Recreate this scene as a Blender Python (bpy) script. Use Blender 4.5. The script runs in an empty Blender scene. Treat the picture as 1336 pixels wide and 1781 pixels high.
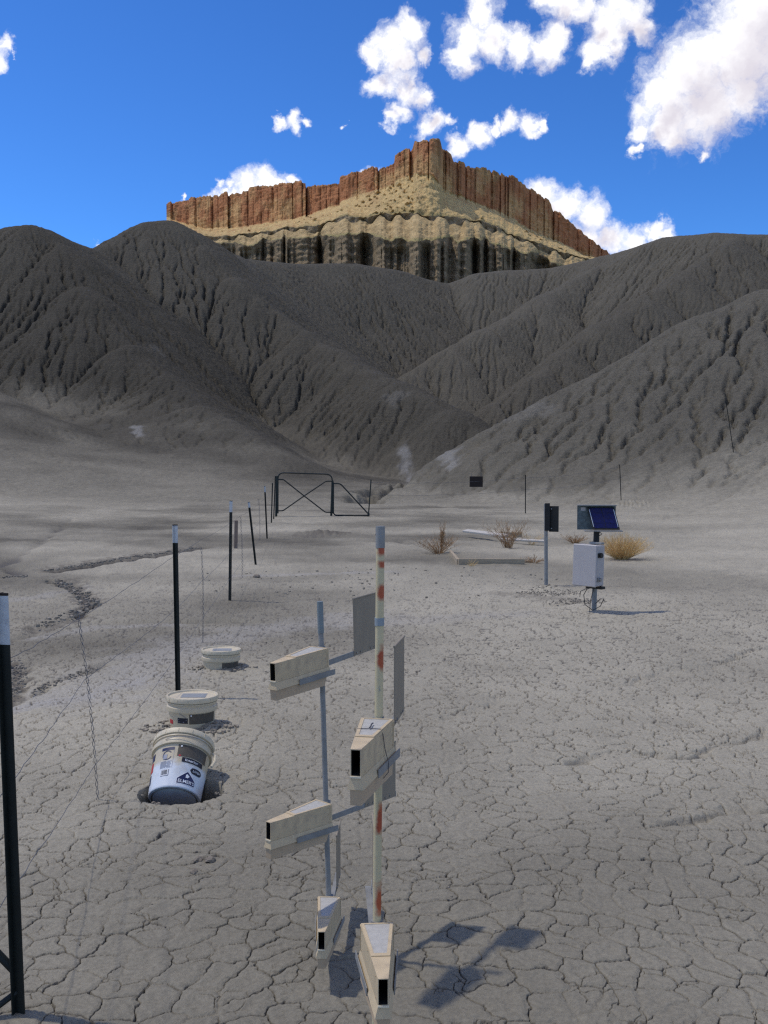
import bpy, math, random
import numpy as np
from mathutils import Vector, Matrix, Euler

random.seed(7)
RNG = np.random.default_rng(11)
SC = bpy.context.scene
COL = SC.collection
R = math.radians

# ------------------------------------------------------------------ camera
F, CX, CY, HOR, CAMH = 1700.0, 668.0, 890.5, 820.0, 1.63
PITCH = math.atan((CY - HOR) / F)
cam_d = bpy.data.cameras.new('camera')
cam_d.sensor_fit = 'HORIZONTAL'
cam_d.sensor_width = 36.0
cam_d.lens = F / 1336.0 * 36.0
cam_d.clip_start = 0.05
cam_d.clip_end = 8000
cam = bpy.data.objects.new('camera', cam_d)
COL.objects.link(cam)
cam.location = (0, 0, CAMH)
cam.rotation_euler = (math.pi / 2 - PITCH, 0, 0)
SC.camera = cam


def ray(px, py):
    a, b = (px - CX) / F, (CY - py) / F
    return Vector((a, math.cos(PITCH) + b * math.sin(PITCH), -math.sin(PITCH) + b * math.cos(PITCH)))


def P(px, py, dep):
    r = ray(px, py)
    s = dep / r.y
    return Vector((r.x * s, dep, CAMH + r.z * s))


def G(px, py, z=0.0):
    r = ray(px, py)
    s = (z - CAMH) / r.z
    return Vector((r.x * s, r.y * s, z))


# ------------------------------------------------------------------ light
SUN_EL, SUN_H = R(63), Vector((-0.972, 0.236))        # horizontal direction towards the sun
sun_dir = Vector((SUN_H.x * math.cos(SUN_EL), SUN_H.y * math.cos(SUN_EL), math.sin(SUN_EL))).normalized()
sl = bpy.data.lights.new('sun', 'SUN')
sl.energy = 2.05
sl.angle = R(1.5)
sl.color = (1.0, 0.94, 0.85)
so = bpy.data.objects.new('sun', sl)
COL.objects.link(so)
so.rotation_euler = sun_dir.to_track_quat('Z', 'Y').to_euler()

SC.view_settings.view_transform = 'Standard'
SC.view_settings.look = 'None'
SC.view_settings.exposure = 0.16
SC.view_settings.gamma = 1.0
SC.view_settings.use_curve_mapping = False
SC.cycles.use_denoising = False
SC.cycles.filter_width = 1.3

world = bpy.data.worlds.new('World')
SC.world = world
world.use_nodes = True
wt = world.node_tree
wt.nodes.clear()


def build_world():
    N, L = wt.nodes, wt.links

    def node(t, **kw):
        n = N.new(t)
        for k, v in kw.items():
            setattr(n, k, v)
        return n

    def mth(op, a, b=None, c=None, clamp=False):
        n = node('ShaderNodeMath', operation=op)
        n.use_clamp = clamp
        for i, v in enumerate((a, b, c)):
            if v is None:
                continue
            if isinstance(v, (int, float)):
                n.inputs[i].default_value = v
            else:
                L.new(v, n.inputs[i])
        return n.outputs[0]

    def vm(op, a, b=None, scale=None):
        n = node('ShaderNodeVectorMath', operation=op)
        for i, v in enumerate((a, b)):
            if v is None:
                continue
            if isinstance(v, (tuple, list, Vector)):
                n.inputs[i].default_value = tuple(v)
            else:
                L.new(v, n.inputs[i])
        if scale is not None:
            n.inputs['Scale'].default_value = scale
        return n

    out = node('ShaderNodeOutputWorld')
    bg = node('ShaderNodeBackground')
    bg.inputs['Strength'].default_value = 0.115
    L.new(bg.outputs[0], out.inputs[0])
    sky = node('ShaderNodeTexSky')
    sky.sky_type = 'NISHITA'
    sky.sun_disc = False
    sky.sun_elevation = SUN_EL
    sky.sun_rotation = math.atan2(SUN_H.x, SUN_H.y)
    sky.altitude = 1400
    sky.air_density = 1.0
    sky.dust_density = 0.3
    sky.ozone_density = 2.0
    hs = node('ShaderNodeMixRGB', blend_type='MULTIPLY')
    hs.inputs[0].default_value = 1.0
    pre = node('ShaderNodeVectorMath', operation='SCALE')
    pre.inputs['Scale'].default_value = 0.2
    gam = node('ShaderNodeGamma')
    gam.inputs['Gamma'].default_value = 1.35
    L.new(sky.outputs[0], pre.inputs[0])
    L.new(pre.outputs[0], gam.inputs['Color'])
    hs.inputs[2].default_value = SKY_TINT
    L.new(gam.outputs[0], hs.inputs[1])

    tc = node('ShaderNodeTexCoord')
    dirv = tc.outputs['Generated']

    # cumulus clouds: soft balls on the sky sphere, edges broken by noise
    blobs = []
    for (px, py, rp) in CLOUD_BALLS:
        d = ray(px, py).normalized()
        blobs.append((d, rp * (0.86 if px < 800 and py < 235 else 0.95 if px < 1080 else 1.0) / F))

    grp = bpy.data.node_groups.new('cumulus', 'ShaderNodeTree')
    grp.interface.new_socket('Dir', in_out='INPUT', socket_type='NodeSocketVector')
    grp.interface.new_socket('Density', in_out='OUTPUT', socket_type='NodeSocketFloat')
    grp.interface.new_socket('Body', in_out='OUTPUT', socket_type='NodeSocketFloat')
    gN, gL = grp.nodes, grp.links
    gi, go = gN.new('NodeGroupInput'), gN.new('NodeGroupOutput')

    def gm(op, a, b=None, c=None, clamp=False):
        n = gN.new('ShaderNodeMath')
        n.operation = op
        n.use_clamp = clamp
        for i, v in enumerate((a, b, c)):
            if v is None:
                continue
            if isinstance(v, (int, float)):
                n.inputs[i].default_value = v
            else:
                gL.new(v, n.inputs[i])
        return n.outputs[0]
    nz = gN.new('ShaderNodeTexNoise')
    nz.inputs['Scale'].default_value = 34.0
    nz.inputs['Detail'].default_value = 7.0
    nz.inputs['Roughness'].default_value = 0.6
    gL.new(gi.outputs[0], nz.inputs['Vector'])
    sub = gN.new('ShaderNodeVectorMath')
    sub.operation = 'SUBTRACT'
    sub.inputs[1].default_value = (0.5, 0.5, 0.5)
    gL.new(nz.outputs['Color'], sub.inputs[0])
    sca = gN.new('ShaderNodeVectorMath')
    sca.operation = 'SCALE'
    sca.inputs['Scale'].default_value = 0.046
    gL.new(sub.outputs[0], sca.inputs[0])
    add = gN.new('ShaderNodeVectorMath')
    add.operation = 'ADD'
    gL.new(gi.outputs[0], add.inputs[0])
    gL.new(sca.outputs[0], add.inputs[1])
    acc = None
    for (d, r) in blobs:
        dn = gN.new('ShaderNodeVectorMath')
        dn.operation = 'DISTANCE'
        gL.new(add.outputs[0], dn.inputs[0])
        dn.inputs[1].default_value = tuple(d)
        v = gm('MULTIPLY_ADD', dn.outputs['Value'], -1.0 / r, 1.0)
        if acc is None:
            acc = v
        else:
            acc = gm('SMOOTH_MAX', acc, v, 0.22)
    # scattered clouds added out of view, cover raised to lift the shadow fill
    n2 = gN.new('ShaderNodeTexNoise')
    n2.inputs['Scale'].default_value = 5.0
    n2.inputs['Detail'].default_value = 6.0
    gL.new(gi.outputs[0], n2.inputs['Vector'])
    far = gm('MULTIPLY_ADD', n2.outputs[0], 3.0, -1.33)
    dc = gN.new('ShaderNodeVectorMath')
    dc.operation = 'DISTANCE'
    gL.new(gi.outputs[0], dc.inputs[0])
    dc.inputs[1].default_value = tuple(ray(668, 400).normalized())
    away = gm('MULTIPLY_ADD', dc.outputs['Value'], 4.0, -2.2, clamp=True)
    far = gm('ADD', far, gm('MULTIPLY_ADD', away, 1.0, -1.0))
    acc = gm('MAXIMUM', acc, far)
    n3 = gN.new('ShaderNodeTexNoise')
    n3.inputs['Scale'].default_value = 95.0
    n3.inputs['Detail'].default_value = 6.0
    n3.inputs['Roughness'].default_value = 0.62
    gL.new(add.outputs[0], n3.inputs['Vector'])
    den = gm('ADD', acc, gm('MULTIPLY_ADD', n3.outputs[0], 0.72, -0.34))
    gL.new(den, go.inputs[0])
    gL.new(gm('ADD', acc, gm('MULTIPLY_ADD', n3.outputs[0], 0.25, -0.12)), go.inputs[1])

    def dens(vec):
        g = node('ShaderNodeGroup')
        g.node_tree = grp
        L.new(vec, g.inputs[0])
        return g
    d0 = dens(dirv).outputs[0]
    off = vm('ADD', dirv, (-0.013, 0.0, 0.021))
    d1 = dens(off.outputs[0]).outputs[1]
    mr = node('ShaderNodeMapRange', interpolation_type='SMOOTHSTEP')
    L.new(d0, mr.inputs['Value'])
    mr.inputs['From Min'].default_value = 0.05
    mr.inputs['From Max'].default_value = 0.78
    alpha = mr.outputs[0]
    sh = node('ShaderNodeMapRange', interpolation_type='SMOOTHSTEP')
    L.new(d1, sh.inputs['Value'])
    sh.inputs['From Min'].default_value = 0.25
    sh.inputs['From Max'].default_value = 0.95
    cc = node('ShaderNodeMixRGB')
    L.new(sh.outputs[0], cc.inputs[0])
    cc.inputs[1].default_value = (9.0, 8.95, 9.1, 1)
    cc.inputs[2].default_value = (6.0, 5.7, 6.3, 1)
    mx = node('ShaderNodeMixRGB')
    L.new(alpha, mx.inputs[0])
    L.new(hs.outputs[0], mx.inputs[1])
    L.new(cc.outputs[0], mx.inputs[2])
    L.new(mx.outputs[0], bg.inputs['Color'])


SKY_TINT = (2.4, 4.5, 6.6, 1)
CLOUD_BALLS = [
    # upper middle pair
    (675, 75, 48), (710, 55, 44), (650, 95, 34), (735, 95, 26), (690, 105, 38),
    (700, 150, 46), (735, 165, 34), (665, 145, 34), (690, 195, 30), (745, 215, 34), (775, 212, 22), (680, 212, 22),
    (815, 65, 46), (840, 25, 44), (800, 100, 34), (860, 70, 40), (905, 85, 42), (950, 85, 40), (970, 65, 28), (890, 60, 26),
    (985, 5, 50), (950, -10, 42), (1020, 15, 34), (1060, 45, 44), (1090, 15, 50), (1040, 85, 40), (1110, 45, 34), (1025, 100, 24),
    # big cloud on the right
    (1290, 90, 115), (1200, 130, 88), (1330, 20, 105), (1150, 165, 62), (1170, 215, 66), (1230, 190, 76), (1120, 190, 38),
    (1290, 165, 56), (1115, 225, 30), (1165, 250, 26), (1235, 95, 60), (1400, 60, 140), (1105, 262, 15), (1225, 268, 13),
    # low middle streaks
    (800, 248, 26), (830, 238, 28), (855, 225, 18), (880, 210, 26), (915, 212, 28), (935, 222, 20), (860, 205, 18),
    # small left ones
    (490, 212, 21), (515, 208, 23), (540, 212, 17), (485, 190, 11), (597, 222, 10), (8, 88, 24), (-14, 100, 30), (30, 100, 11),
    # behind the butte
    (430, 330, 40), (470, 318, 40), (505, 325, 26), (400, 345, 30), (395, 318, 18), (318, 340, 9), (380, 360, 24),
    (655, 305, 26), (630, 312, 22), (680, 310, 26),
    (940, 340, 38), (985, 360, 50), (1030, 375, 46), (960, 375, 50), (1060, 420, 44), (1100, 425, 38), (1140, 405, 30),
    (1020, 425, 50), (1160, 420, 24), (165, 421, 10),
]
build_world()

# ------------------------------------------------------------------ noise (numpy)


def _hash(ix, iy, seed):
    h = (ix.astype(np.int64) * 374761393 + iy.astype(np.int64) * 668265263 + seed * 974634541) & 0xFFFFFFFF
    h = ((h ^ (h >> 13)) * 1274126177) & 0xFFFFFFFF
    h = ((h ^ (h >> 16)) * 2246822519) & 0xFFFFFFFF
    return (h ^ (h >> 15)) & 0xFFFFFFFF


def hash01(ix, iy, seed):
    return _hash(ix, iy, seed) / 4294967295.0


def perlin(x, y, seed=0):
    x = np.asarray(x, float)
    y = np.asarray(y, float)
    ix, iy = np.floor(x), np.floor(y)
    fx, fy = x - ix, y - iy
    ix, iy = ix.astype(np.int64), iy.astype(np.int64)
    ux = fx * fx * fx * (fx * (fx * 6 - 15) + 10)
    uy = fy * fy * fy * (fy * (fy * 6 - 15) + 10)

    def g(a, b):
        an = hash01(ix + a, iy + b, seed) * (2 * math.pi)
        return np.cos(an) * (fx - a) + np.sin(an) * (fy - b)
    n0 = g(0, 0) * (1 - ux) + g(1, 0) * ux
    n1 = g(0, 1) * (1 - ux) + g(1, 1) * ux
    return (n0 * (1 - uy) + n1 * uy) * 1.5


def fbm(x, y, octv=4, seed=0, gain=0.5):
    s, a = 0.0, 1.0
    for o in range(octv):
        s = s + a * perlin(x, y, seed + o * 17)
        x, y, a = x * 2.03 + 3.1, y * 2.03 - 1.7, a * gain
    return s


def smooth(v, a, b):
    t = np.clip((v - a) / (b - a), 0, 1)
    return t * t * (3 - 2 * t)


def softplus(v, k):
    t = np.clip(v / k, -30, 30)
    return np.where(v / k > 29, v, k * np.log1p(np.exp(t)))


def smax(a, b, k):
    h = np.clip(0.5 + 0.5 * (a - b) / k, 0, 1)
    return b * (1 - h) + a * h + k * h * (1 - h)


# ------------------------------------------------------------------ terrain: crests of the shale hills (pixel, pixel, metres away)
CRESTS = [
    # left hill with two tops
    dict(s=0.84, r=2.2, t=0.95, p=[(-700, 330, 125), (-250, 385, 113), (-60, 397, 114), (20, 380, 115), (60, 375, 115), (100, 391, 117), (170, 419, 124),
                                   (225, 393, 131), (262, 372, 135), (290, 371, 136), (330, 390, 137), (350, 413, 131), (415, 468, 124), (450, 503, 120), (540, 558, 112),
                                   (625, 624, 102), (700, 659, 94), (780, 709, 87), (855, 766, 81), (890, 796, 78)]),
    dict(s=0.78, r=2.0, t=1.0, p=[(85, 382, 115), (108, 405, 112), (145, 480, 103), (228, 582, 93), (295, 633, 87), (360, 698, 79), (450, 757, 71), (505, 798, 66)]),
    dict(s=0.78, r=2.0, t=1.0, p=[(-60, 397, 114), (-140, 520, 100), (-90, 610, 88), (-30, 690, 79), (20, 735, 72)]),
    # hill behind, under the butte
    dict(s=0.80, r=3.0, t=0.9, p=[(290, 372, 137), (350, 412, 155), (420, 440, 168), (520, 449, 180), (620, 449, 187), (690, 462, 192), (768, 487, 196)]),
    # right hill: crest and the four spurs coming down to the left
    dict(s=0.82, r=4.5, t=0.85, p=[(1900, 350, 130), (1500, 395, 152), (1336, 398, 165), (1240, 395, 169), (1160, 403, 176), (1100, 425, 186), (1040, 446, 193),
                                   (960, 465, 198), (830, 472, 197), (768, 487, 196)]),
    dict(s=0.78, sl=0.95, r=2.5, t=0.85, p=[(830, 472, 197), (765, 507, 189), (683, 545, 180), (628, 582, 172)]),
    dict(s=0.78, sl=0.95, r=2.5, t=0.85, p=[(1100, 425, 186), (1041, 461, 176), (942, 510, 164), (842, 571, 152), (782, 604, 146), (721, 637, 141)]),
    dict(s=0.78, sl=0.95, r=2.5, t=0.9, p=[(1290, 397, 167), (1261, 413, 156), (1184, 467, 147), (1118, 505, 140), (1057, 549, 133), (985, 604, 126), (930, 648, 120), (864, 698, 115), (820, 731, 111)]),
    dict(s=0.54, sl=0.85, r=2.0, t=0.80, p=[(1900, 290, 88), (1700, 350, 82), (1500, 412, 77), (1336, 478, 72), (1261, 512, 70), (1195, 550, 68), (1129, 594, 66), (1074, 627, 65), (1018, 654, 63.5),
                                   (975, 676, 62.5), (941, 722, 61.5), (897, 760, 60.5), (853, 797, 59.5), (804, 824, 58), (710, 846, 54), (655, 856, 51)]),
]


def base_ground(x, y):
    z = np.maximum(np.minimum(y, 130) - 44, 0) * 0.025
    z = z + 0.05 * perlin(x * 0.22, y * 0.22, 5) * smooth(y, 2, 12) + 0.15 * perlin(x * 0.07, y * 0.07, 6) * smooth(y, 14, 40)
    z = z + 0.010 * fbm(x * 0.9, y * 0.9, 3, 9)
    z = z + np.clip(0.010 - 0.0042 * x, 0.0, 0.14) * softplus(np.minimum(y, 73) - 38, 3.0)
    # alluvial fan rising to the left and right feet of the hills
    z = z + 0.55 * smooth(-x - 0.32 * y, -3, 14) * smooth(y, 14, 34)
    z = z + 0.5 * smooth(x - 0.30 * y, -2, 12) * smooth(y, 20, 40)
    return z


def hill_field(x, y):
    wx = x + 0.9 * perlin(x * 0.07, y * 0.07, 41) + 0.35 * perlin(x * 0.2, y * 0.2, 42)
    wy = y + 0.9 * perlin(x * 0.07, y * 0.07, 43) + 0.35 * perlin(x * 0.2, y * 0.2, 44)
    total, tone = None, None
    for c in CRESTS:
        pts = [P(*q) for q in c['p']]
        best = np.full(x.shape, -1e3)
        for a, b in zip(pts[:-1], pts[1:]):
            dx, dy = b.x - a.x, b.y - a.y
            ll = dx * dx + dy * dy + 1e-9
            t = np.clip(((wx - a.x) * dx + (wy - a.y) * dy) / ll, 0, 1)
            dist = np.hypot(wx - a.x - t * dx, wy - a.y - t * dy)
            side = np.where(dx * (wy - a.y) - dy * (wx - a.x) < 0, c.get('sl', c['s']), c['s'])
            h = a.z + t * (b.z - a.z) - side * (np.sqrt(dist * dist + c['r'] ** 2) - c['r'])
            best = np.maximum(best, h)
        if total is None:
            total, tone = best, np.full(x.shape, c['t'])
        else:
            w = smooth(best - total, -1.5, 1.5)
            tone = tone * (1 - w) + c['t'] * w
            total = smax(best, total, 0.5)
    return total, tone


GS = 0.2
GX = np.arange(-86, 86.01, GS)
GY = np.arange(8, 216.01, GS)
gxx, gyy = np.meshgrid(GX, GY)
gbase = base_ground(gxx, gyy)
ghill, gtone = hill_field(gxx, gyy)


def ktoe(x, y):
    return 0.45 + 2.1 * smooth(np.abs(x - (y - 50) * 0.2), 4, 22)


KT = ktoe(gxx, gyy)
g0 = gbase + softplus(ghill - gbase - 0.45 * KT, KT) * smooth(gyy, 9, 26)
gabove = g0 - gbase


def blur(a, n, it=2):
    for _ in range(it):
        for ax in (0, 1):
            p = np.concatenate([np.repeat(np.take(a, [0], ax), n, ax), a, np.repeat(np.take(a, [-1], ax), n + 1, ax)], ax)
            c = np.cumsum(p, ax)
            k = 2 * n + 1
            if ax == 0:
                a = (c[k:] - c[:-k])[:a.shape[0]] / k
            else:
                a = (c[:, k:] - c[:, :-k])[:, :a.shape[1]] / k
    return a


gyd, gxd = np.gradient(g0, GS)
gslope = blur(np.hypot(gxd, gyd), 4, 1)
WET = np.maximum(smooth(gabove, 0.5, 3.0), 0.8 * smooth(gslope, 0.045, 0.13))


def erode(h0, iters=6):
    """rain rills: stream-power incision with steepest-descent drainage"""
    ny, nx = h0.shape
    n = nx * ny
    h = h0 + 0.10 * fbm(gxx * 2.2, gyy * 2.2, 3, 77) + RNG.normal(0, 0.035, h0.shape)
    idx = np.arange(n).reshape(ny, nx)
    nb = [(-1, 0, 1), (1, 0, 1), (0, -1, 1), (0, 1, 1), (-1, -1, 1.41421), (-1, 1, 1.41421), (1, -1, 1.41421), (1, 1, 1.41421)]
    K = (0.05 * WET + 0.004).ravel()
    for itn in range(iters):
        best = np.zeros((ny, nx))
        rec = idx.copy()
        dist = np.ones((ny, nx))
        hp = np.pad(h, 1, mode='edge')
        ip = np.pad(idx, 1, mode='edge')
        for dy, dx, dd in nb:
            hn = hp[1 + dy:1 + dy + ny, 1 + dx:1 + dx + nx]
            inn = ip[1 + dy:1 + dy + ny, 1 + dx:1 + dx + nx]
            s = (h - hn) / dd * (1 + 0.15 * RNG.random((ny, nx)))
            m = s > best
            best[m] = s[m]
            rec[m] = inn[m]
            dist[m] = dd
        hf = h.ravel()
        rc = rec.ravel()
        order = np.argsort(-hf, kind='stable')
        area = [GS * GS] * n
        rl = rc.tolist()
        ol = order.tolist()
        for i in ol:
            j = rl[i]
            if j != i:
                area[j] += area[i]
        A = np.array(area)
        c = (K * np.sqrt(np.minimum(A, 220.0)) / (GS * dist.ravel())).tolist()
        hl = hf.tolist()
        for i in reversed(ol):
            j = rl[i]
            if j != i:
                hl[i] = (hl[i] + c[i] * hl[j]) / (1 + c[i])
        h = np.array(hl).reshape(ny, nx)
        h = h * 0.93 + 0.07 * blur(h, 1, 1)
    return h, A.reshape(ny, nx)


g1, garea = erode(g0)
delta = g1 - g0
delta = delta - blur(delta, 7, 2)
delta = np.clip(delta, -1.1, 0.4)
rill = smooth(np.log2(garea / GS ** 2), 3.6, 8.0) * WET
delta = delta * 0.66 * (1 - 0.3 * smooth(-gtone, -0.81, -0.75)) - (0.20 + 0.30 * smooth(gabove, 0.5, 3)) * rill * np.clip(0.6 + 0.9 * perlin(gxx * 0.15, gyy * 0.15, 78), 0.1, 1.4)
edge = smooth(gyy, 16, 30)
GZ = g0 + delta * 1.0 * edge * (0.2 + 0.8 * WET)


def grid_sample(arr, x, y):
    fx = np.clip((x - GX[0]) / GS, 0, len(GX) - 1.001)
    fy = np.clip((y - GY[0]) / GS, 0, len(GY) - 1.001)
    ix, iy = fx.astype(int), fy.astype(int)
    tx, ty = fx - ix, fy - iy
    return (arr[iy, ix] * (1 - tx) + arr[iy, ix + 1] * tx) * (1 - ty) + (arr[iy + 1, ix] * (1 - tx) + arr[iy + 1, ix + 1] * tx) * ty


# small scarps and gullies cut in the flat: pixel polyline, width m, depth m
SCARPS = [
    ([(-60, 1006), (10, 1004), (52, 1004)], 0.16, 0.16), ([(-30, 972), (0, 980), (30, 992), (52, 1003)], 0.20, 0.10),
    ([(85, 994), (140, 985), (200, 975), (280, 964), (358, 950)], 0.22, 0.20),
    ([(92, 1010), (128, 1024), (152, 1040), (160, 1052), (140, 1066)], 0.10, 0.14), ([(140, 1066), (60, 1096), (10, 1122)], 0.10, 0.05),
    ([(12, 1140), (38, 1160), (28, 1190), (0, 1226)], 0.10, 0.05), ([(0, 1228), (50, 1206), (110, 1182), (190, 1156)], 0.07, 0.05),
    ([(50, 1152), (75, 1150)], 0.10, 0.05), ([(80, 1126), (110, 1140)], 0.05, 0.03),
    ([(165, 1083), (300, 1081), (400, 1078), (420, 1078)], 0.10, 0.06), ([(420, 1078), (520, 1081), (640, 1076)], 0.07, 0.035),
    ([(1060, 1200), (1165, 1176), (1230, 1162), (1340, 1128)], 0.05, 0.035), ([(790, 1248), (890, 1216)], 0.05, 0.025),
    ([(1000, 1322), (1160, 1312), (1250, 1300), (1345, 1272)], 0.05, 0.04), ([(1150, 1430), (1240, 1414), (1345, 1398)], 0.04, 0.04),
    ([(840, 1054), (900, 1053), (960, 1051), (1040, 1044)], 0.13, 0.07),
    ([(130, 905), (95, 925), (62, 950), (10, 978)], 0.22, 0.06), ([(240, 890), (320, 896), (420, 905)], 0.3, 0.05),
    ([(690, 940), (720, 945)], 0.25, 0.06),  ([(1180, 1012), (1336, 985)], 0.08, 0.03), ([(500, 966), (640, 962)], 0.12, 0.04),
    ([(930, 870), (1000, 860), (1100, 836)], 0.2, 0.08), ([(1130, 905), (1336, 880)], 0.2, 0.07), ([(770, 880), (830, 888)], 0.4, 0.09),
]
PALE = [([(20, 1236), (150, 1213), (245, 1182)], 0.12, 0.8), ([(150, 1212), (245, 1165), (330, 1122), (450, 1095), (640, 1070)], 0.55, 0.55),
        ([(60, 1112), (170, 1094), (300, 1086)], 0.16, 0.5), ([(20, 1044), (150, 1022)], 0.18, 0.5), ([(420, 1004), (600, 997), (680, 994)], 0.25, 0.6),
        ([(640, 1085), (760, 1075), (900, 1068)], 0.4, 0.35)]
DIRT = [([(120, 1010), (155, 1045), (150, 1055)], 0.22, 0.6), ([(70, 1095), (130, 1078)], 0.2, 0.6), ([(90, 990), (200, 972), (350, 950)], 0.28, 0.55),
        ([(880, 1030), (1000, 1044)], 0.30, 0.4), ([(20, 1150), (36, 1170), (20, 1215)], 0.10, 0.7), ([(540, 932), (590, 926)], 0.6, 0.6),
        ([(250, 890), (330, 900)], 0.8, 0.5)]


def poly_dist(x, y, pix):
    pts = [G(a, b) for a, b in pix]
    d = np.full(x.shape, 1e3)
    for a, b in zip(pts[:-1], pts[1:]):
        dx, dy = b.x - a.x, b.y - a.y
        t = np.clip(((x - a.x) * dx + (y - a.y) * dy) / (dx * dx + dy * dy + 1e-9), 0, 1)
        d = np.minimum(d, np.hypot(x - a.x - t * dx, y - a.y - t * dy))
    return d


PIT = G(312, 1386)
PIT.y += 0.07
MOUNDS = [(G(955, 1024), 0.30, 0.07), (G(1095, 888), 1.1, 0.28), (G(560, 928), 0.9, 0.10), (G(383, 1160), 0.16, 0.03), (G(372, 1270), 0.14, 0.03), (G(300, 1268), 0.14, 0.02)]


def height(x, y):
    """ground and hills without the mud cracks"""
    zn = base_ground(x, y)
    zg = grid_sample(GZ, x, y)
    w = smooth(y, 8.5, 12)
    z = zn * (1 - w) + zg * w
    for c, rad, hh in MOUNDS:
        d = np.hypot(x - c.x, y - c.y) / rad
        z = z + hh * np.exp(-d * d * 1.4) * (1 + 0.5 * perlin(x * 9, y * 9, 61))
    return z


def scarps(x, y):
    z = np.zeros(x.shape)
    wn = 1 - smooth(y, 7, 14)
    wob = fbm(x * 2.6, y * 4, 3, 51) * wn + (1 - wn) * (0.8 * fbm(x * 1.5, y * 0.8, 3, 52))
    wob2 = perlin(x * 1.7, y * 1.7, 55)
    for pix, w, dep in SCARPS:
        d = poly_dist(x + 0.12 * wob2, y + 0.12 * wob, pix)
        m = d < w * 3
        dd = d[m] / w
        k = np.exp(-(dd * 1.3) ** 2)
        z[m] -= dep * k * np.clip(0.8 + 0.7 * wob[m], 0.1, 1.5)
    m = (y > 40) & (y < 90) & (np.abs(x) < 25)
    if m.any():
        d = np.full(int(m.sum()), 99.0)
        xm, ym = x[m] + 0.5 * wob2[m], y[m]
        for a, b in zip(CHANNEL[:-1], CHANNEL[1:]):
            dx, dy = b.x - a.x, b.y - a.y
            t = np.clip(((xm - a.x) * dx + (ym - a.y) * dy) / (dx * dx + dy * dy), 0, 1)
            d = np.minimum(d, np.hypot(xm - a.x - t * dx, ym - a.y - t * dy))
        z[m] -= 0.9 * np.exp(-(d / 0.8) ** 2) * (1 + 0.25 * wob2[m])
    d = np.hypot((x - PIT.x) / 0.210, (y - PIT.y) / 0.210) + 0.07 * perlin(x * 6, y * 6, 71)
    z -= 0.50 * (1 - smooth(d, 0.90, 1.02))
    z += 0.006 * np.exp(-((d - 1.15) * 5) ** 2)
    return z


CHANNEL = [P(632, 860, 47), P(652, 852, 53), P(700, 838, 57.5), P(745, 824, 61), P(795, 808, 66)]


def gz(x, y):
    return float(height(np.array([float(x)]), np.array([float(y)]))[0])


def on(px, py):
    """point of the ground seen at a pixel"""
    r = ray(px, py)
    lo, hi = None, None
    s = np.linspace(1.5, 120, 2400)
    x, y, z = r.x * s, r.y * s, CAMH + r.z * s
    g = height(x, y)
    k = np.argmax(z < g)
    for _ in range(4):
        s = np.linspace(s[max(k - 1, 0)], s[k], 30)
        x, y, z = r.x * s, r.y * s, CAMH + r.z * s
        g = height(x, y)
        k = max(1, int(np.argmax(z <= g + 1e-9)))
    return Vector((x[k], y[k], g[k]))


def voronoi_edge(x, y, seed):
    ix, iy = np.floor(x).astype(np.int64), np.floor(y).astype(np.int64)
    bd = np.full(x.shape, 1e9)
    bx = np.zeros(x.shape)
    by = np.zeros(x.shape)
    for dy in (-1, 0, 1):
        for dx in (-1, 0, 1):
            cx = ix + dx + 0.08 + 0.84 * hash01(ix + dx, iy + dy, seed)
            cy = iy + dy + 0.08 + 0.84 * hash01(ix + dx, iy + dy, seed + 1)
            d = (cx - x) ** 2 + (cy - y) ** 2
            m = d < bd
            bd[m], bx[m], by[m] = d[m], cx[m], cy[m]
    ed = np.full(x.shape, 9.0)
    idc = _hash((bx * 1000).astype(np.int64), (by * 1000).astype(np.int64), seed + 5)
    for dy in (-2, -1, 0, 1, 2):
        for dx in (-2, -1, 0, 1, 2):
            if abs(dx) + abs(dy) > 3:
                continue
            cx = ix + dx + 0.08 + 0.84 * hash01(ix + dx, iy + dy, seed)
            cy = iy + dy + 0.08 + 0.84 * hash01(ix + dx, iy + dy, seed + 1)
            ex, ey = cx - bx, cy - by
            l = np.hypot(ex, ey)
            ok = l > 1e-6
            dd = np.where(ok, ((0.5 * (cx + bx) - x) * ex + (0.5 * (cy + by) - y) * ey) / np.where(ok, l, 1), 9)
            ed = np.minimum(ed, dd)
    return ed, idc / 4294967295.0


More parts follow.
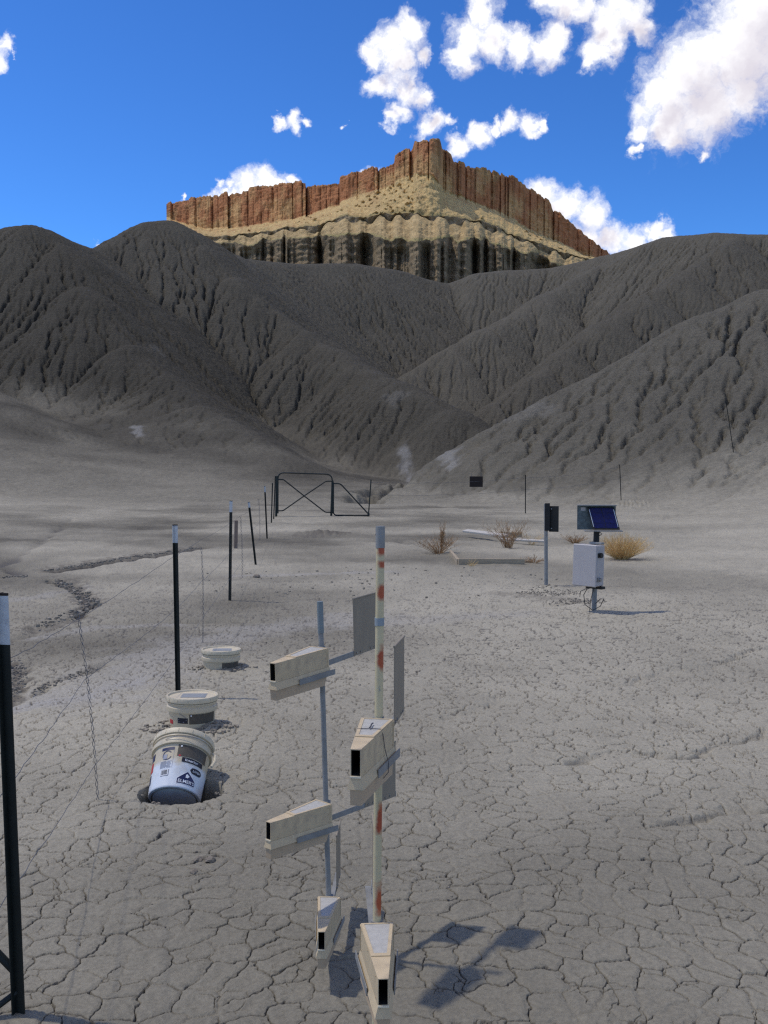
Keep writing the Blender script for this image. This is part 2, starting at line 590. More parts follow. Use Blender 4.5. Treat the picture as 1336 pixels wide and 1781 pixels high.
def cracks(x, y, step):
    """depth and presence of the drying cracks of the mud crust; step = local mesh spacing"""
    wx = x + 0.10 * perlin(x * 1.1, y * 1.1, 105) + 0.017 * perlin(x * 17, y * 17, 101) + 0.005 * perlin(x * 55, y * 55, 103)
    wy = y + 0.10 * perlin(x * 1.1, y * 1.1, 106) + 0.017 * perlin(x * 17, y * 17, 102) + 0.005 * perlin(x * 55, y * 55, 104)
    e1, id1 = voronoi_edge(wx / 0.125, wy / 0.125, 201)
    e2, id2 = voronoi_edge(wx / 0.085 + 7.3, wy / 0.085, 301)
    e1, e2 = e1 * 0.125, e2 * 0.085
    pres1 = smooth(perlin(x * 4.3, y * 4.3, 111) + 0.35 * perlin(x * 14, y * 14, 112), -0.62, 0.22)
    pres2 = smooth(perlin(x * 5.1, y * 5.1, 113) + 0.3 * perlin(x * 17, y * 17, 114), 0.18, 0.6)
    w1 = 0.0014 * (0.3 + 0.9 * pres1) + 0.085 * np.minimum(step, 0.05)
    w2 = 0.0012 + 0.07 * np.minimum(step, 0.05)
    c1 = pres1 * (1 - smooth(e1, w1 * 0.45, w1 * 1.35))
    c2 = 0.75 * pres2 * (1 - smooth(e2, w2 * 0.4, w2 * 1.4))
    c = np.maximum(c1, c2)
    tilt = (id1 - 0.5) * 0.004 + 0.0045 * smooth(e1, 0.0, 0.02) - 0.005 * smooth(e1, 0.02, 0.07)
    return c, tilt


def soil_colour(x, y, above, tone):
    pale = np.array([0.384, 0.351, 0.276])
    shale = np.array([0.068, 0.061, 0.047])
    kt = ktoe(x, y)
    k = smooth(above + 0.7 * fbm(x * 0.18, y * 0.18, 4, 31), -0.8, kt * 1.6) * tone
    k = np.maximum(k, np.minimum(0.74 + 0.18 * fbm(x * 0.12, y * 0.12, 3, 39) + 0.2 * smooth(y, 58, 72), 0.97 * tone) * smooth(y + 5 * perlin(x * 0.1, y * 0.1, 40), 20, 62))
    c = pale[None] * (1 - k[:, None]) + shale[None] * k[:, None]
    v = 1 + 0.10 * fbm(x * 0.5, y * 0.5, 4, 33) + 0.07 * fbm(x * 3.1, y * 3.1, 3, 35)
    # salt-white patches on the lower slopes
    salt = 0.5 * smooth(fbm(x * 0.16, y * 0.16, 4, 37), 0.72, 1.0) * smooth(above, 0.4, 2) * (1 - smooth(above, 8, 14))
    c = c * v[:, None]
    c = c * (1 - 0.5 * salt[:, None]) + np.array([0.23, 0.22, 0.20])[None] * 0.5 * salt[:, None]
    return c


def sheet(name, X, Y, Z, C, mat, kind='structure', face_mask=None, relief=1.0):
    ny, nx = X.shape
    me = bpy.data.meshes.new(name)
    nv = nx * ny
    i = np.arange(nv).reshape(ny, nx)
    q = np.stack([i[:-1, :-1], i[:-1, 1:], i[1:, 1:], i[1:, :-1]], -1).reshape(-1, 4)
    co = np.stack([X, Y, Z], -1).reshape(-1, 3).astype(np.float32)
    col = C.reshape(-1, C.shape[-1])
    if col.shape[1] == 3:
        col = np.concatenate([col, np.full((len(col), 1), relief)], 1)
    if face_mask is not None:
        q = q[face_mask.reshape(-1)]
        used = np.unique(q)
        remap = np.full(nv, -1)
        remap[used] = np.arange(len(used))
        q, co, col, nv = remap[q], co[used], col[used], len(used)
    me.vertices.add(nv)
    me.vertices.foreach_set('co', co.ravel())
    me.loops.add(q.size)
    me.loops.foreach_set('vertex_index', q.ravel().astype(np.int32))
    me.polygons.add(len(q))
    me.polygons.foreach_set('loop_start', np.arange(0, q.size, 4, dtype=np.int32))
    me.polygons.foreach_set('use_smooth', np.ones(len(q), bool))
    me.update(calc_edges=True)
    a = me.attributes.new('soil', 'FLOAT_COLOR', 'POINT')
    a.data.foreach_set('color', col.astype(np.float32).ravel())
    me.materials.append(mat)
    o = bpy.data.objects.new(name, me)
    COL.objects.link(o)
    o['kind'] = kind
    return o


# ------------------------------------------------------------------ materials


def new_mat(name):
    m = bpy.data.materials.new(name)
    m.use_nodes = True
    nt = m.node_tree
    b = nt.nodes['Principled BSDF']
    return m, nt, b


def soil_material(name, grain, bump, strata=0.0, rough=0.95):
    m, nt, b = new_mat(name)
    N, L = nt.nodes, nt.links
    at = N.new('ShaderNodeAttribute')
    at.attribute_name = 'soil'
    geo = N.new('ShaderNodeNewGeometry')
    n1 = N.new('ShaderNodeTexNoise')
    n1.inputs['Scale'].default_value = grain
    n1.inputs['Detail'].default_value = 8
    n1.inputs['Roughness'].default_value = 0.7
    L.new(geo.outputs['Position'], n1.inputs['Vector'])
    mr = N.new('ShaderNodeMapRange')
    mr.inputs['From Min'].default_value = 0.25
    mr.inputs['From Max'].default_value = 0.75
    mr.inputs['To Min'].default_value = 0.74
    mr.inputs['To Max'].default_value = 1.26
    L.new(n1.outputs[0], mr.inputs['Value'])
    mul = N.new('ShaderNodeVectorMath')
    mul.operation = 'SCALE'
    L.new(at.outputs['Color'], mul.inputs[0])
    L.new(mr.outputs[0], mul.inputs['Scale'])
    L.new(mul.outputs[0], b.inputs['Base Color'])
    b.inputs['Roughness'].default_value = rough
    b.inputs['Specular IOR Level'].default_value = 0.12
    h = n1.outputs[0]
    if strata:
        mp = N.new('ShaderNodeMapping')
        mp.inputs['Scale'].default_value = (0.25, 0.25, 5.0)
        L.new(geo.outputs['Position'], mp.inputs['Vector'])
        n2 = N.new('ShaderNodeTexNoise')
        n2.inputs['Scale'].default_value = 1.0
        n2.inputs['Detail'].default_value = 6
        L.new(mp.outputs[0], n2.inputs['Vector'])
        ad = N.new('ShaderNodeMath')
        ad.operation = 'MULTIPLY_ADD'
        L.new(n2.outputs[0], ad.inputs[0])
        ad.inputs[1].default_value = strata
        L.new(h, ad.inputs[2])
        h = ad.outputs[0]
    bp = N.new('ShaderNodeBump')
    bp.inputs['Strength'].default_value = 1.0
    dm = N.new('ShaderNodeMath')
    dm.operation = 'MULTIPLY'
    L.new(at.outputs['Alpha'], dm.inputs[0])
    dm.inputs[1].default_value = bump
    L.new(dm.outputs[0], bp.inputs['Distance'])
    L.new(h, bp.inputs['Height'])
    L.new(bp.outputs[0], b.inputs['Normal'])
    return m


M_MUD = soil_material('cracked mud', 55.0, 0.007)
M_SHALE = soil_material('weathered shale', 4.6, 0.22, strata=0.35)
M_ROCK = soil_material('layered rock', 0.35, 2.0, strata=0.0)

# ------------------------------------------------------------------ ground sheet near the camera
T_W = 0.66


def fan(n, extra):
    """columns of the sheets: dense over the view, wider spaced towards the sides"""
    c = np.linspace(-0.402, 0.402, n)
    e = 0.402 + (T_W - 0.402) * np.linspace(0, 1, extra + 1)[1:] ** 1.5
    return np.concatenate([-e[::-1], c, e])




def build_ground(part):
    pr = np.concatenate([np.linspace(2500, 1800, 40)[:-1], np.arange(1800, 1290, -0.92)])
    pr = pr if part == 0 else np.arange(1290.5, 914, -1.4)
    ys = (CAMH * F) / (pr - HOR)
    ts = fan(1360, 56) if part == 0 else fan(960, 40)
    Y = np.repeat(ys[:, None], len(ts), 1)
    X = Y * ts[None]
    x, y = X.ravel(), Y.ravel()
    z = height(x, y)
    above = np.zeros(len(x))
    w = y > 9
    above[w] = grid_sample(gabove, x[w], y[w])
    col = soil_colour(x, y, above, np.full(len(x), 0.9))
    step = np.repeat(np.abs(np.gradient(ys))[:, None], len(ts), 1).ravel()
    sc = scarps(x, y)
    m = y < 29
    c, tilt = cracks(x[m], y[m], step[m])
    fade = (1 - smooth(y[m], 6, 18) * 0.82) * (1 - 0.5 * smooth(np.abs(sc[m]), 0.01, 0.04))
    c = c * fade
    z = z + sc
    z[m] += tilt * (1 - smooth(y[m], 8, 16)) - c * (0.015 - 0.007 * smooth(y[m], 4, 9))
    # unbleached grey mud tone, with shade painted into cracks, scarps and the pit
    shaded_mud = np.array([0.085, 0.08, 0.078])
    k = np.zeros(len(x))
    k[m] = np.clip(c * 1.0, 0, 0.9)
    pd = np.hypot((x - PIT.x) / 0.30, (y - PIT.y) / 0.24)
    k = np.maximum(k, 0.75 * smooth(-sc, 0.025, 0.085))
    z += 0.0008 * fbm(x * 45, y * 45, 2, 91) + 0.02 * fbm(x * 2.6, y * 1.6, 4, 93) * smooth(y, 7, 18)
    for pix, wd, amt in PALE:
        d = poly_dist(x, y, pix) / wd + 0.5 * fbm(x * 3, y * 3, 3, 95)
        kk = amt * (1 - smooth(d, 0.1, 1.2))
        col = col * (1 - kk[:, None]) + np.array([0.345, 0.325, 0.29])[None] * kk[:, None]
    for pix, wd, amt in DIRT:
        d = poly_dist(x, y, pix) / wd + 0.9 * fbm(x * 6, y * 6, 3, 97)
        kk = amt * (1 - smooth(d, 0.3, 1.0))
        col = col * (1 - kk[:, None]) + np.array([0.115, 0.10, 0.082])[None] * kk[:, None]
    col = col * (1 - k[:, None]) + shaded_mud[None] * k[:, None]
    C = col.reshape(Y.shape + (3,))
    Z = z.reshape(Y.shape)
    if part == 1:
        Z[0] -= 0.004
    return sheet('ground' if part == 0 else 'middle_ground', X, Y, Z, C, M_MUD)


def build_hills():
    ys = [28.2]
    while ys[-1] < 214:
        ys.append(ys[-1] + 0.17 + 0.0017 * ys[-1])
    ys = np.array(ys)
    ts = fan(830, 60)
    Y = np.repeat(ys[:, None], len(ts), 1)
    X = Y * ts[None]
    x, y = X.ravel(), Y.ravel()
    z = height(x, y)
    above = grid_sample(gabove, x, y)
    tone = grid_sample(gtone, x, y)
    hk = 0.22 + 0.78 * smooth(above, 0.3, 3)
    z = z + hk * (0.04 * fbm(x * 2.2, y * 2.2, 3, 81) + 0.05 * perlin(z * 3.0 + 0.3 * x * 0.2, x * 0.15, 83))
    z = z + scarps(x, y) * (1 - smooth(y, 84, 92))
    C = soil_colour(x, y, above, tone)
    for (xa, ya), (xb, yb), wd in (((700, 779), (790, 806), 0.55), ((236, 742), (244, 756), 0.45)):
        pa, pb = on(xa, ya), on(xb, yb)
        dx, dy = pb.x - pa.x, pb.y - pa.y
        t = np.clip(((x - pa.x) * dx + (y - pa.y) * dy) / (dx * dx + dy * dy), 0, 1)
        d = np.hypot(x - pa.x - t * dx, y - pa.y - t * dy) / wd + 0.8 * fbm(x * 0.9, y * 0.9, 3, 38)
        kk = 0.38 * (1 - smooth(d, 0.2, 1.3))
        C = C * (1 - kk[:, None]) + np.array([0.34, 0.335, 0.325])[None] * kk[:, None]
    C = np.concatenate([C, (0.25 + 0.75 * smooth(above, 0.2, 5))[:, None]], 1).reshape(Y.shape + (4,))
    Z = z.reshape(Y.shape)
    Z[:2] -= 0.12
    flat = (above.reshape(Y.shape) < 1.3)
    fm = (flat[:-1, :-1] & flat[1:, 1:])
    sheet('hills', X, Y, Z, C, M_SHALE, face_mask=~fm)
    sheet('alluvial_flat', X, Y, Z, C, M_SHALE, face_mask=fm)


build_ground(0)
build_ground(1)
build_hills()


def build_surround():
    """coarse ground all round and out to the horizon"""
    def ann(name, rr, a0, a1, na):
        aa = np.linspace(a0, a1, na)
        Rr, Aa = np.meshgrid(rr, aa, indexing='ij')
        X, Y = Rr * np.sin(Aa), Rr * np.cos(Aa)
        x, y = X.ravel(), Y.ravel()
        z = np.where(y > 9, height(x, np.maximum(y, 0)), 0.0)
        inb = (np.abs(x) < 95) & (y < 215)
        z = np.where(inb, z, np.where(y > 60, 9.0 + 3 * perlin(x * 0.006, y * 0.006, 3), -0.1))
        col = soil_colour(x, y, np.maximum(z, 0), np.full(len(x), 0.8))
        sheet(name, X, Y, z.reshape(X.shape), col.reshape(X.shape + (3,)), M_SHALE, relief=0.3)
    am = math.atan(T_W) - 0.004
    ann('side_ground', np.concatenate([[1.0, 2, 4, 7], np.arange(10, 240, 1.5)]), am, 2 * math.pi - am, 240)
    ann('near_ground', np.array([0.0, 0.5, 1.0, 1.66]), -am - 0.1, am + 0.1, 12)
    ann('far_plain', np.array([225.0, 300, 450, 700, 1100, 2000, 3500]), 0, 2 * math.pi, 120)


build_surround()

# ------------------------------------------------------------------ the butte


def curve(pts, x):
    a = np.array(pts, float)
    return np.interp(x, a[:, 0], a[:, 1])


def build_butte():
    px = np.arange(294, 1058, 1.35)
    n = len(px)
    top = curve([(294, 366), (304, 361), (345, 352), (386, 350), (390, 346), (408, 341), (430, 338), (440, 333), (470, 330), (520, 325), (545, 324), (570, 322), (600, 316),
                 (616, 312), (632, 309), (650, 303), (668, 297), (680, 289), (694, 282), (704, 274), (716, 268), (721, 254), (735, 251), (764, 252), (768, 270), (783, 278), (786, 288),
                 (800, 294), (815, 296), (850, 301), (870, 312), (900, 321), (930, 340), (950, 352), (960, 371), (990, 395), (1010, 410), (1040, 438), (1058, 450)], px)
    cb = curve([(294, 385), (330, 396), (360, 404), (400, 402), (470, 393), (520, 385), (560, 369), (607, 354), (640, 343), (683, 326), (712, 312), (722, 308), (745, 310), (776, 340), (835, 361),
                (893, 388), (922, 405), (981, 431), (1010, 447), (1058, 462)], px)
    l1 = curve([(294, 408), (380, 416), (478, 404), (560, 396), (600, 381), (631, 384), (672, 377), (726, 374), (735, 381), (784, 383), (802, 384), (847, 391), (881, 409), (969, 440), (1040, 458), (1058, 468)], px)
    l2 = curve([(294, 420), (440, 424), (480, 409), (560, 408), (600, 404), (649, 406), (683, 415), (732, 415), (755, 410), (784, 404), (795, 418), (802, 411), (842, 413), (874, 426), (899, 431), (969, 452), (1058, 480)], px)
    u = (px - 745) * 0.3                                    # metres along the wall, roughly

    def joints(freq, seed):
        w = u * freq + 0.8 * perlin(u * freq * 0.5, u * 0 + 0.5, seed)
        i = np.floor(w)
        f = w - i
        h = hash01(i.astype(np.int64), np.zeros(n, np.int64), seed + 3)
        return h, np.minimum(f, 1 - f)                      # block value, closeness to a joint
    h1, e1 = joints(0.10, 400)
    h2, e2 = joints(0.36, 410)
    far = np.sqrt((px - 745) ** 2 + 12.0 ** 2) - 12
    dep = 470 + far * np.where(px < 745, 0.42, 0.32) + 6 * perlin(u * 0.028, u * 0, 420) + np.clip(12 - far * 0.8, 0, 12) * 0
    dep = dep - 12 * smooth(26 - np.abs(px - 744), 0, 7)
    jt = smooth(np.abs(px - 743), 24, 34)
    top = top + 1.6 * fbm(u * 0.9, u * 0 + 6.5, 3, 455) + jt * ((h1 - 0.5) * 7 + (h2 - 0.5) * 3.0)
    uw = u + 9 * perlin(u * 0.035, u * 0 + 3.5, 445)
    cr0 = np.clip(1 - np.abs(perlin(uw * 0.062, u * 0 + 7.5, 440)) * 3.6, 0, 1)
    l1 = np.maximum(l1 + 3.0 * perlin(u * 0.16, u * 0 + 2.5, 430) + 2 * perlin(u * 0.45, u * 0 + 2.5, 431), cb + 3)
    l2 = l2 + 9 * (1 - cr0)
    l2 = np.maximum(l2 + 3.5 * perlin(u * 0.13, u * 0 + 4.5, 432) + 2.0 * perlin(u * 0.5, u * 0, 433), l1 + 10)
    y3 = np.full(n, 520.0)
    y3 = np.maximum(y3, l2 + 25)

    u0 = u
    u = u + 9 * perlin(u * 0.035, u * 0 + 3.5, 445)
    crease1 = 1 - np.abs(perlin(u * 0.062, u * 0 + 7.5, 440)) * 3.6
    crease1 = np.clip(crease1, 0, 1) ** 1.8 * (0.35 + 0.65 * smooth(perlin(u * 0.02, u * 0 + 1.5, 443) + 0.5 * (1 - np.abs(px - 745) / 130), -0.3, 0.5))
    crease2 = np.clip(1 - np.abs(perlin(u * 0.15, u * 0 + 9.5, 441)) * 2.6, 0, 1) ** 1.3
    crease3 = np.clip(1 - np.abs(perlin(u * 0.6, u * 0 + 9.5, 442)) * 2.2, 0, 1) ** 1.2
    u = u0

    rows, zone, frac = [], [], []
    # (start y, end y, slope tan, number of rows, zone id)
    step1 = np.minimum(l1 + 1.5 + 11 * smooth(perlin(u * 0.11, u * 0, 450), -0.25, 0.3), l2 - 3)
    segs = [(top, cb, 7.0, 46, 0), (cb, l1, 0.85, 40, 1), (l1, step1, 4.0, 14, 2), (step1, l2, 0.62, 30, 3), (l2, y3, 2.0, 60, 4), (y3, y3 + 40, 0.8, 8, 5)]
    c = dep.copy()
    zc = None
    X = []
    for ya, yb, tan, k, zid in segs:
        for j in range(k):
            f = (j + (1 if X else 0)) / (k if X else k - 1) if not X or True else 0
            f = (j + 1) / k
            yy = ya + (yb - ya) * f
            if zc is None:
                zc = CAMH + (HOR - ya) / F * c
                X.append((c.copy(), zc.copy()))
                zone.append(0)
                frac.append(np.zeros(n))
            # walk down: new depth c2 = c - (zc - z2)/tan ; z2 = CAMH + (HOR-yy)/F*c2
            s = (HOR - yy) / F
            z2 = (CAMH + s * (c - zc / tan)) / (1 - s / tan)
            z2 = np.minimum(z2, zc - 0.01)
            if zid == 1:                                    # scree apron fans out in front of the receding walls
                if j == 0:
                    cs = c.copy()
                    ce = np.minimum(436 + far * 0.16 + 5 * perlin(u * 0.03, u * 0, 421), cs - 12)
                c = cs + (ce - cs) * f ** 0.85
                zc = CAMH + s * c
            else:
                c = c - (zc - z2) / tan
                zc = z2
            X.append((c.copy(), zc.copy()))
            zone.append(zid)
            frac.append(np.full(n, f))
    m = len(X)
    D = np.array([a for a, b in X])
    Z = np.array([b for a, b in X])
    zone = np.array(zone)[:, None] * np.ones((1, n), int)
    frac = np.array(frac)
    U = np.repeat(u[None], m, 0)
    # cliff: jointed columns, recessed joints, bedding
    dz = np.zeros((m, n))
    k0 = (zone == 0)
    cliff = (h1 - 0.5)[None] * 6.0 + (h2 - 0.5)[None] * 1.6 + (1.0 + 3.0 * np.abs(h1 - 0.5)) * np.exp(-(e1 / 0.04) ** 2)[None] + 0.6 * np.exp(-(e2 / 0.08) ** 2)[None]
    cliff = cliff + 1.5 * fbm(U * 0.22, Z * 0.10, 4, 460) + 0.3 * perlin(U * 0.05, Z * 0.8, 465)
    for fz, amp in ((0.14, 1.1), (0.42, 0.7), (0.66, 1.0)):
        fw = fz + 0.05 * perlin(U * 0.05, U * 0 + fz * 9, 466)
        cliff = cliff - np.where(k0, amp * smooth(frac, fw - 0.015, fw + 0.015), 0) * np.clip(0.6 + perlin(U * 0.11, U * 0 + fz * 5, 467), 0, 1.4)
    wc = np.where(k0, 1 - 0.0 * frac, np.where(zone == 1, (1 - smooth(frac, 0, 0.25)), 0))
    dz += cliff * wc
    f4 = np.where(zone == 4, smooth(frac, 0.0, 0.22), 0) + np.where(zone == 5, 1, 0)
    gull = crease1[None] * 17 + crease2[None] * 5.0 + crease3[None] * 1.2
    f3 = np.where(zone == 3, 0.05 + 0.20 * frac, 0) + np.where(zone == 2, 0.25 * frac, 0) + np.where(zone == 1, 0.16 * frac, 0)
    dz += gull * (f4 * 1.0 + f3)
    dz += np.where(zone == 2, 2.2 * crease2[None] * frac, 0)
    rough = fbm(U * 0.35, Z * 0.35, 4, 470)
    dz += np.where(zone > 0, 0.9 * rough, 0) + np.where(zone == 4, 1.3 * perlin(U * 0.04, Z * 0.5, 475), 0)
    # fallen blocks on the talus
    blk = np.clip(perlin(U * 0.5, Z * 0.7, 480) - 0.30, 0, 1) * 7.0 * smooth(fbm(U * 0.03, D * 0.03, 3, 481), -0.2, 0.4)
    dz -= np.where(zone == 1, blk, 0)
    D = D + dz
    # colours of the rock itself
    red = np.array([0.47, 0.205, 0.092])
    tan_ = np.array([0.62, 0.375, 0.165])
    tal = np.array([0.63, 0.45, 0.205])
    olive = np.array([0.27, 0.225, 0.10])
    grey = np.array([0.43, 0.325, 0.195])
    a = smooth(fbm(U * 0.075, Z * 0.05, 4, 490) + 0.2 * perlin(U * 0.6, Z * 0.04, 491) + 0.6 * frac - 0.42, -0.35, 0.6)
    Cc = red * (1 - a[..., None]) + tan_ * a[..., None]
    dk = smooth(fbm(U * 0.7, Z * 0.03, 3, 492), 0.15, 0.6)
    Cc = Cc * (1 - 0.35 * dk[..., None])
    capc = np.where(k0, 1 - smooth(frac, 0.02, 0.07), 0)
    Cc = Cc * (1 - 0.5 * capc[..., None]) + tan_ * 0.5 * capc[..., None]
    b = smooth(fbm(U * 0.09, Z * 0.12, 4, 494), 0.1, 0.7) * (1 - frac)
    Ct = tal * (1 - 0.55 * b[..., None]) + np.array([0.42, 0.24, 0.12]) * 0.55 * b[..., None]
    g2 = smooth(fbm(U * 0.1, Z * 0.2, 3, 496), -0.1, 0.5)
    Ct = Ct * (1 - 0.35 * g2[..., None] * smooth(frac, 0.3, 1)[..., None]) + olive * (0.35 * g2 * smooth(frac, 0.3, 1))[..., None]
    deb = smooth(fbm(U * 0.45, Z * 0.45, 3, 499), 0.1, 0.6) * smooth(-(px - 640.0), -60, 120)[None]
    Ct = Ct * (1 - 0.6 * deb[..., None]) + np.array([0.44, 0.22, 0.10]) * 0.6 * deb[..., None]
    led = smooth(frac, 0.86, 0.97)
    Ct = Ct * (1 - 0.6 * led[..., None]) + olive * 0.6 * led[..., None]
    Cg = (tal * 0.62 + grey * 0.38) * (1.0 - 0.12 * frac[..., None]) * (1 + 0.25 * perlin(U * 0.3, Z * 0.3, 497))[..., None]
    C3 = Cg * (1 - 0.7 * led[..., None]) + np.array([0.34, 0.30, 0.13]) * 0.7 * led[..., None]
    Cd = grey * (0.62 + 0.14 * perlin(U * 0.05, Z * 0.5, 498))[..., None]
    zz = zone[..., None]
    C = np.where(zz == 0, Cc, np.where(zz == 1, Ct, np.where(zz == 2, grey * 0.75, np.where(zz == 3, C3, Cd))))
    # positions; add a plateau going back and a far side
    tx = ((px - CX) / F)[None]
    Xw, Yw = D * tx, D.copy()
    bz = Z[0] + 0.5
    back = [(D[0] + 2.5, Z[0] + 0.3), (D[0] + 110, Z[0] + 2.0), (D[0] + 190, Z[0] * 0 + 8.0)]
    Xb = np.array([q[0] * tx[0] for q in back[::-1]])
    Yb = np.array([q[0] for q in back[::-1]])
    Zb = np.array([q[1] for q in back[::-1]])
    Cb = np.ones((3, n, 1)) * np.array([0.42, 0.34, 0.20])
    foot_d = D[-1] - 60
    Xw = np.concatenate([Xb, Xw, (foot_d * tx[0])[None]])
    Yw = np.concatenate([Yb, Yw, foot_d[None]])
    Zw = np.concatenate([Zb, Z, np.full((1, n), 5.0)])
    C = np.concatenate([Cb, C, np.ones((1, n, 1)) * np.array([0.2, 0.18, 0.15])])
    o = sheet('butte', Xw, Yw, Zw, C, M_ROCK)
    o.data.polygons.foreach_set('use_smooth', np.zeros(len(o.data.polygons), bool))


build_butte()
#OBJECTS#
# ================================================================== object helpers


class MB:
    """collects boxes, tubes and lathes for ONE mesh"""

    def __init__(self):
        self.v, self.f = [], []

    def add(self, vs, fs):
        o = len(self.v)
        self.v += [tuple(p) for p in vs]
        self.f += [tuple(i + o for i in f) for f in fs]
        return self

    def hexa(self, b, t):
        """bottom ring b and top ring t, four points each, counter-clockwise from above"""
        n = len(b)
        fs = [tuple(range(n))[::-1], tuple(range(n, 2 * n))]
        fs += [(i, (i + 1) % n, n + (i + 1) % n, n + i) for i in range(n)]
        return self.add(list(b) + list(t), fs)

    def box(self, c, s, rot=None, bev=0.0):
        hx, hy, hz = s[0] / 2, s[1] / 2, s[2] / 2
        b = min(bev, hx * 0.9, hy * 0.9, hz * 0.9)
        if b > 0:
            ring = [(-hx + b, -hy), (hx - b, -hy), (hx, -hy + b), (hx, hy - b), (hx - b, hy), (-hx + b, hy), (-hx, hy - b), (-hx, -hy + b)]
            kx, ky = (hx - b) / hx, (hy - b) / hy
            levels = [(-hz, kx, ky), (-hz + b, 1, 1), (hz - b, 1, 1), (hz, kx, ky)]
            vs = [Vector((x * a, y * q, z)) for z, a, q in levels for x, y in ring]
            n = 8
            fs = [tuple(range(n))[::-1], tuple(range(3 * n, 4 * n))]
            for l in range(3):
                fs += [(l * n + i, l * n + (i + 1) % n, (l + 1) * n + (i + 1) % n, (l + 1) * n + i) for i in range(n)]
        else:
            vs = [Vector((x, y, z)) for z in (-hz, hz) for x, y in ((-hx, -hy), (hx, -hy), (hx, hy), (-hx, hy))]
            fs = [(3, 2, 1, 0), (4, 5, 6, 7), (0, 1, 5, 4), (1, 2, 6, 5), (2, 3, 7, 6), (3, 0, 4, 7)]
        m = rot.to_3x3() if rot is not None else Matrix.Identity(3)
        return self.add([m @ p + Vector(c) for p in vs], fs)

    def tube(self, pts, r, n=8, r2=None, cap=True):
        pts = [Vector(p) for p in pts]
        k = len(pts)
        rad = r if isinstance(r, (list, tuple)) else [r + ((r2 if r2 is not None else r) - r) * i / max(k - 1, 1) for i in range(k)]
        t0 = (pts[1] - pts[0]).normalized()
        ref = Vector((0, 0, 1)) if abs(t0.z) < 0.9 else Vector((1, 0, 0))
        u = t0.cross(ref).normalized()
        vs = []
        for i in range(k):
            t = (pts[min(i + 1, k - 1)] - pts[max(i - 1, 0)])
            t = t.normalized() if t.length > 1e-9 else t0
            u = (u - t * u.dot(t))
            u = u.normalized() if u.length > 1e-6 else t.orthogonal().normalized()
            w = t.cross(u)
            for j in range(n):
                a = 2 * math.pi * j / n
                vs.append(pts[i] + (u * math.cos(a) + w * math.sin(a)) * rad[i])
        fs = [(i * n + j, i * n + (j + 1) % n, (i + 1) * n + (j + 1) % n, (i + 1) * n + j) for i in range(k - 1) for j in range(n)]
        if cap:
            fs += [tuple(range(n))[::-1], tuple(range((k - 1) * n, k * n))]
        return self.add(vs, fs)

    def lathe(self, prof, n=48, cap=True):
        vs, fs = [], []
        for r, z in prof:
            vs += [(r * math.cos(2 * math.pi * j / n), r * math.sin(2 * math.pi * j / n), z) for j in range(n)]
        k = len(prof)
        fs = [(i * n + j, i * n + (j + 1) % n, (i + 1) * n + (j + 1) % n, (i + 1) * n + j) for i in range(k - 1) for j in range(n)]
        if cap:
            fs += [tuple(range(n))[::-1], tuple(range((k - 1) * n, k * n))]
        return self.add(vs, fs)

    def build(self, name, mat, parent=None, smooth_=False):
        me = bpy.data.meshes.new(name)
        me.from_pydata(self.v, [], self.f)
        me.update()
        if smooth_:
            me.polygons.foreach_set('use_smooth', [True] * len(me.polygons))
        if smooth_:
            me.set_sharp_from_angle(angle=R(38))
        me.materials.append(mat)
        o = bpy.data.objects.new(name, me)
        COL.objects.link(o)
        if parent is not None:
            o.parent = parent
        return o


def tag(o, label=None, cat=None, group=None, kind=None):
    for k, v in (('label', label), ('category', cat), ('group', group), ('kind', kind)):
        if v:
            o[k] = v
    return o


def thing(name, label, cat, loc=(0, 0, 0), rot=(0, 0, 0), group=None):
    o = bpy.data.objects.new(name, None)
    o.empty_display_size = 0.1
    COL.objects.link(o)
    o.location = loc
    o.rotation_euler = rot
    return tag(o, label, cat, group)


def copy_tree(o, parent=None):
    c = o.copy()
    COL.objects.link(c)
    if parent is not None:
        c.parent = parent
        c.matrix_parent_inverse = o.matrix_parent_inverse.copy()
    for ch in o.children:
        copy_tree(ch, c)
    return c


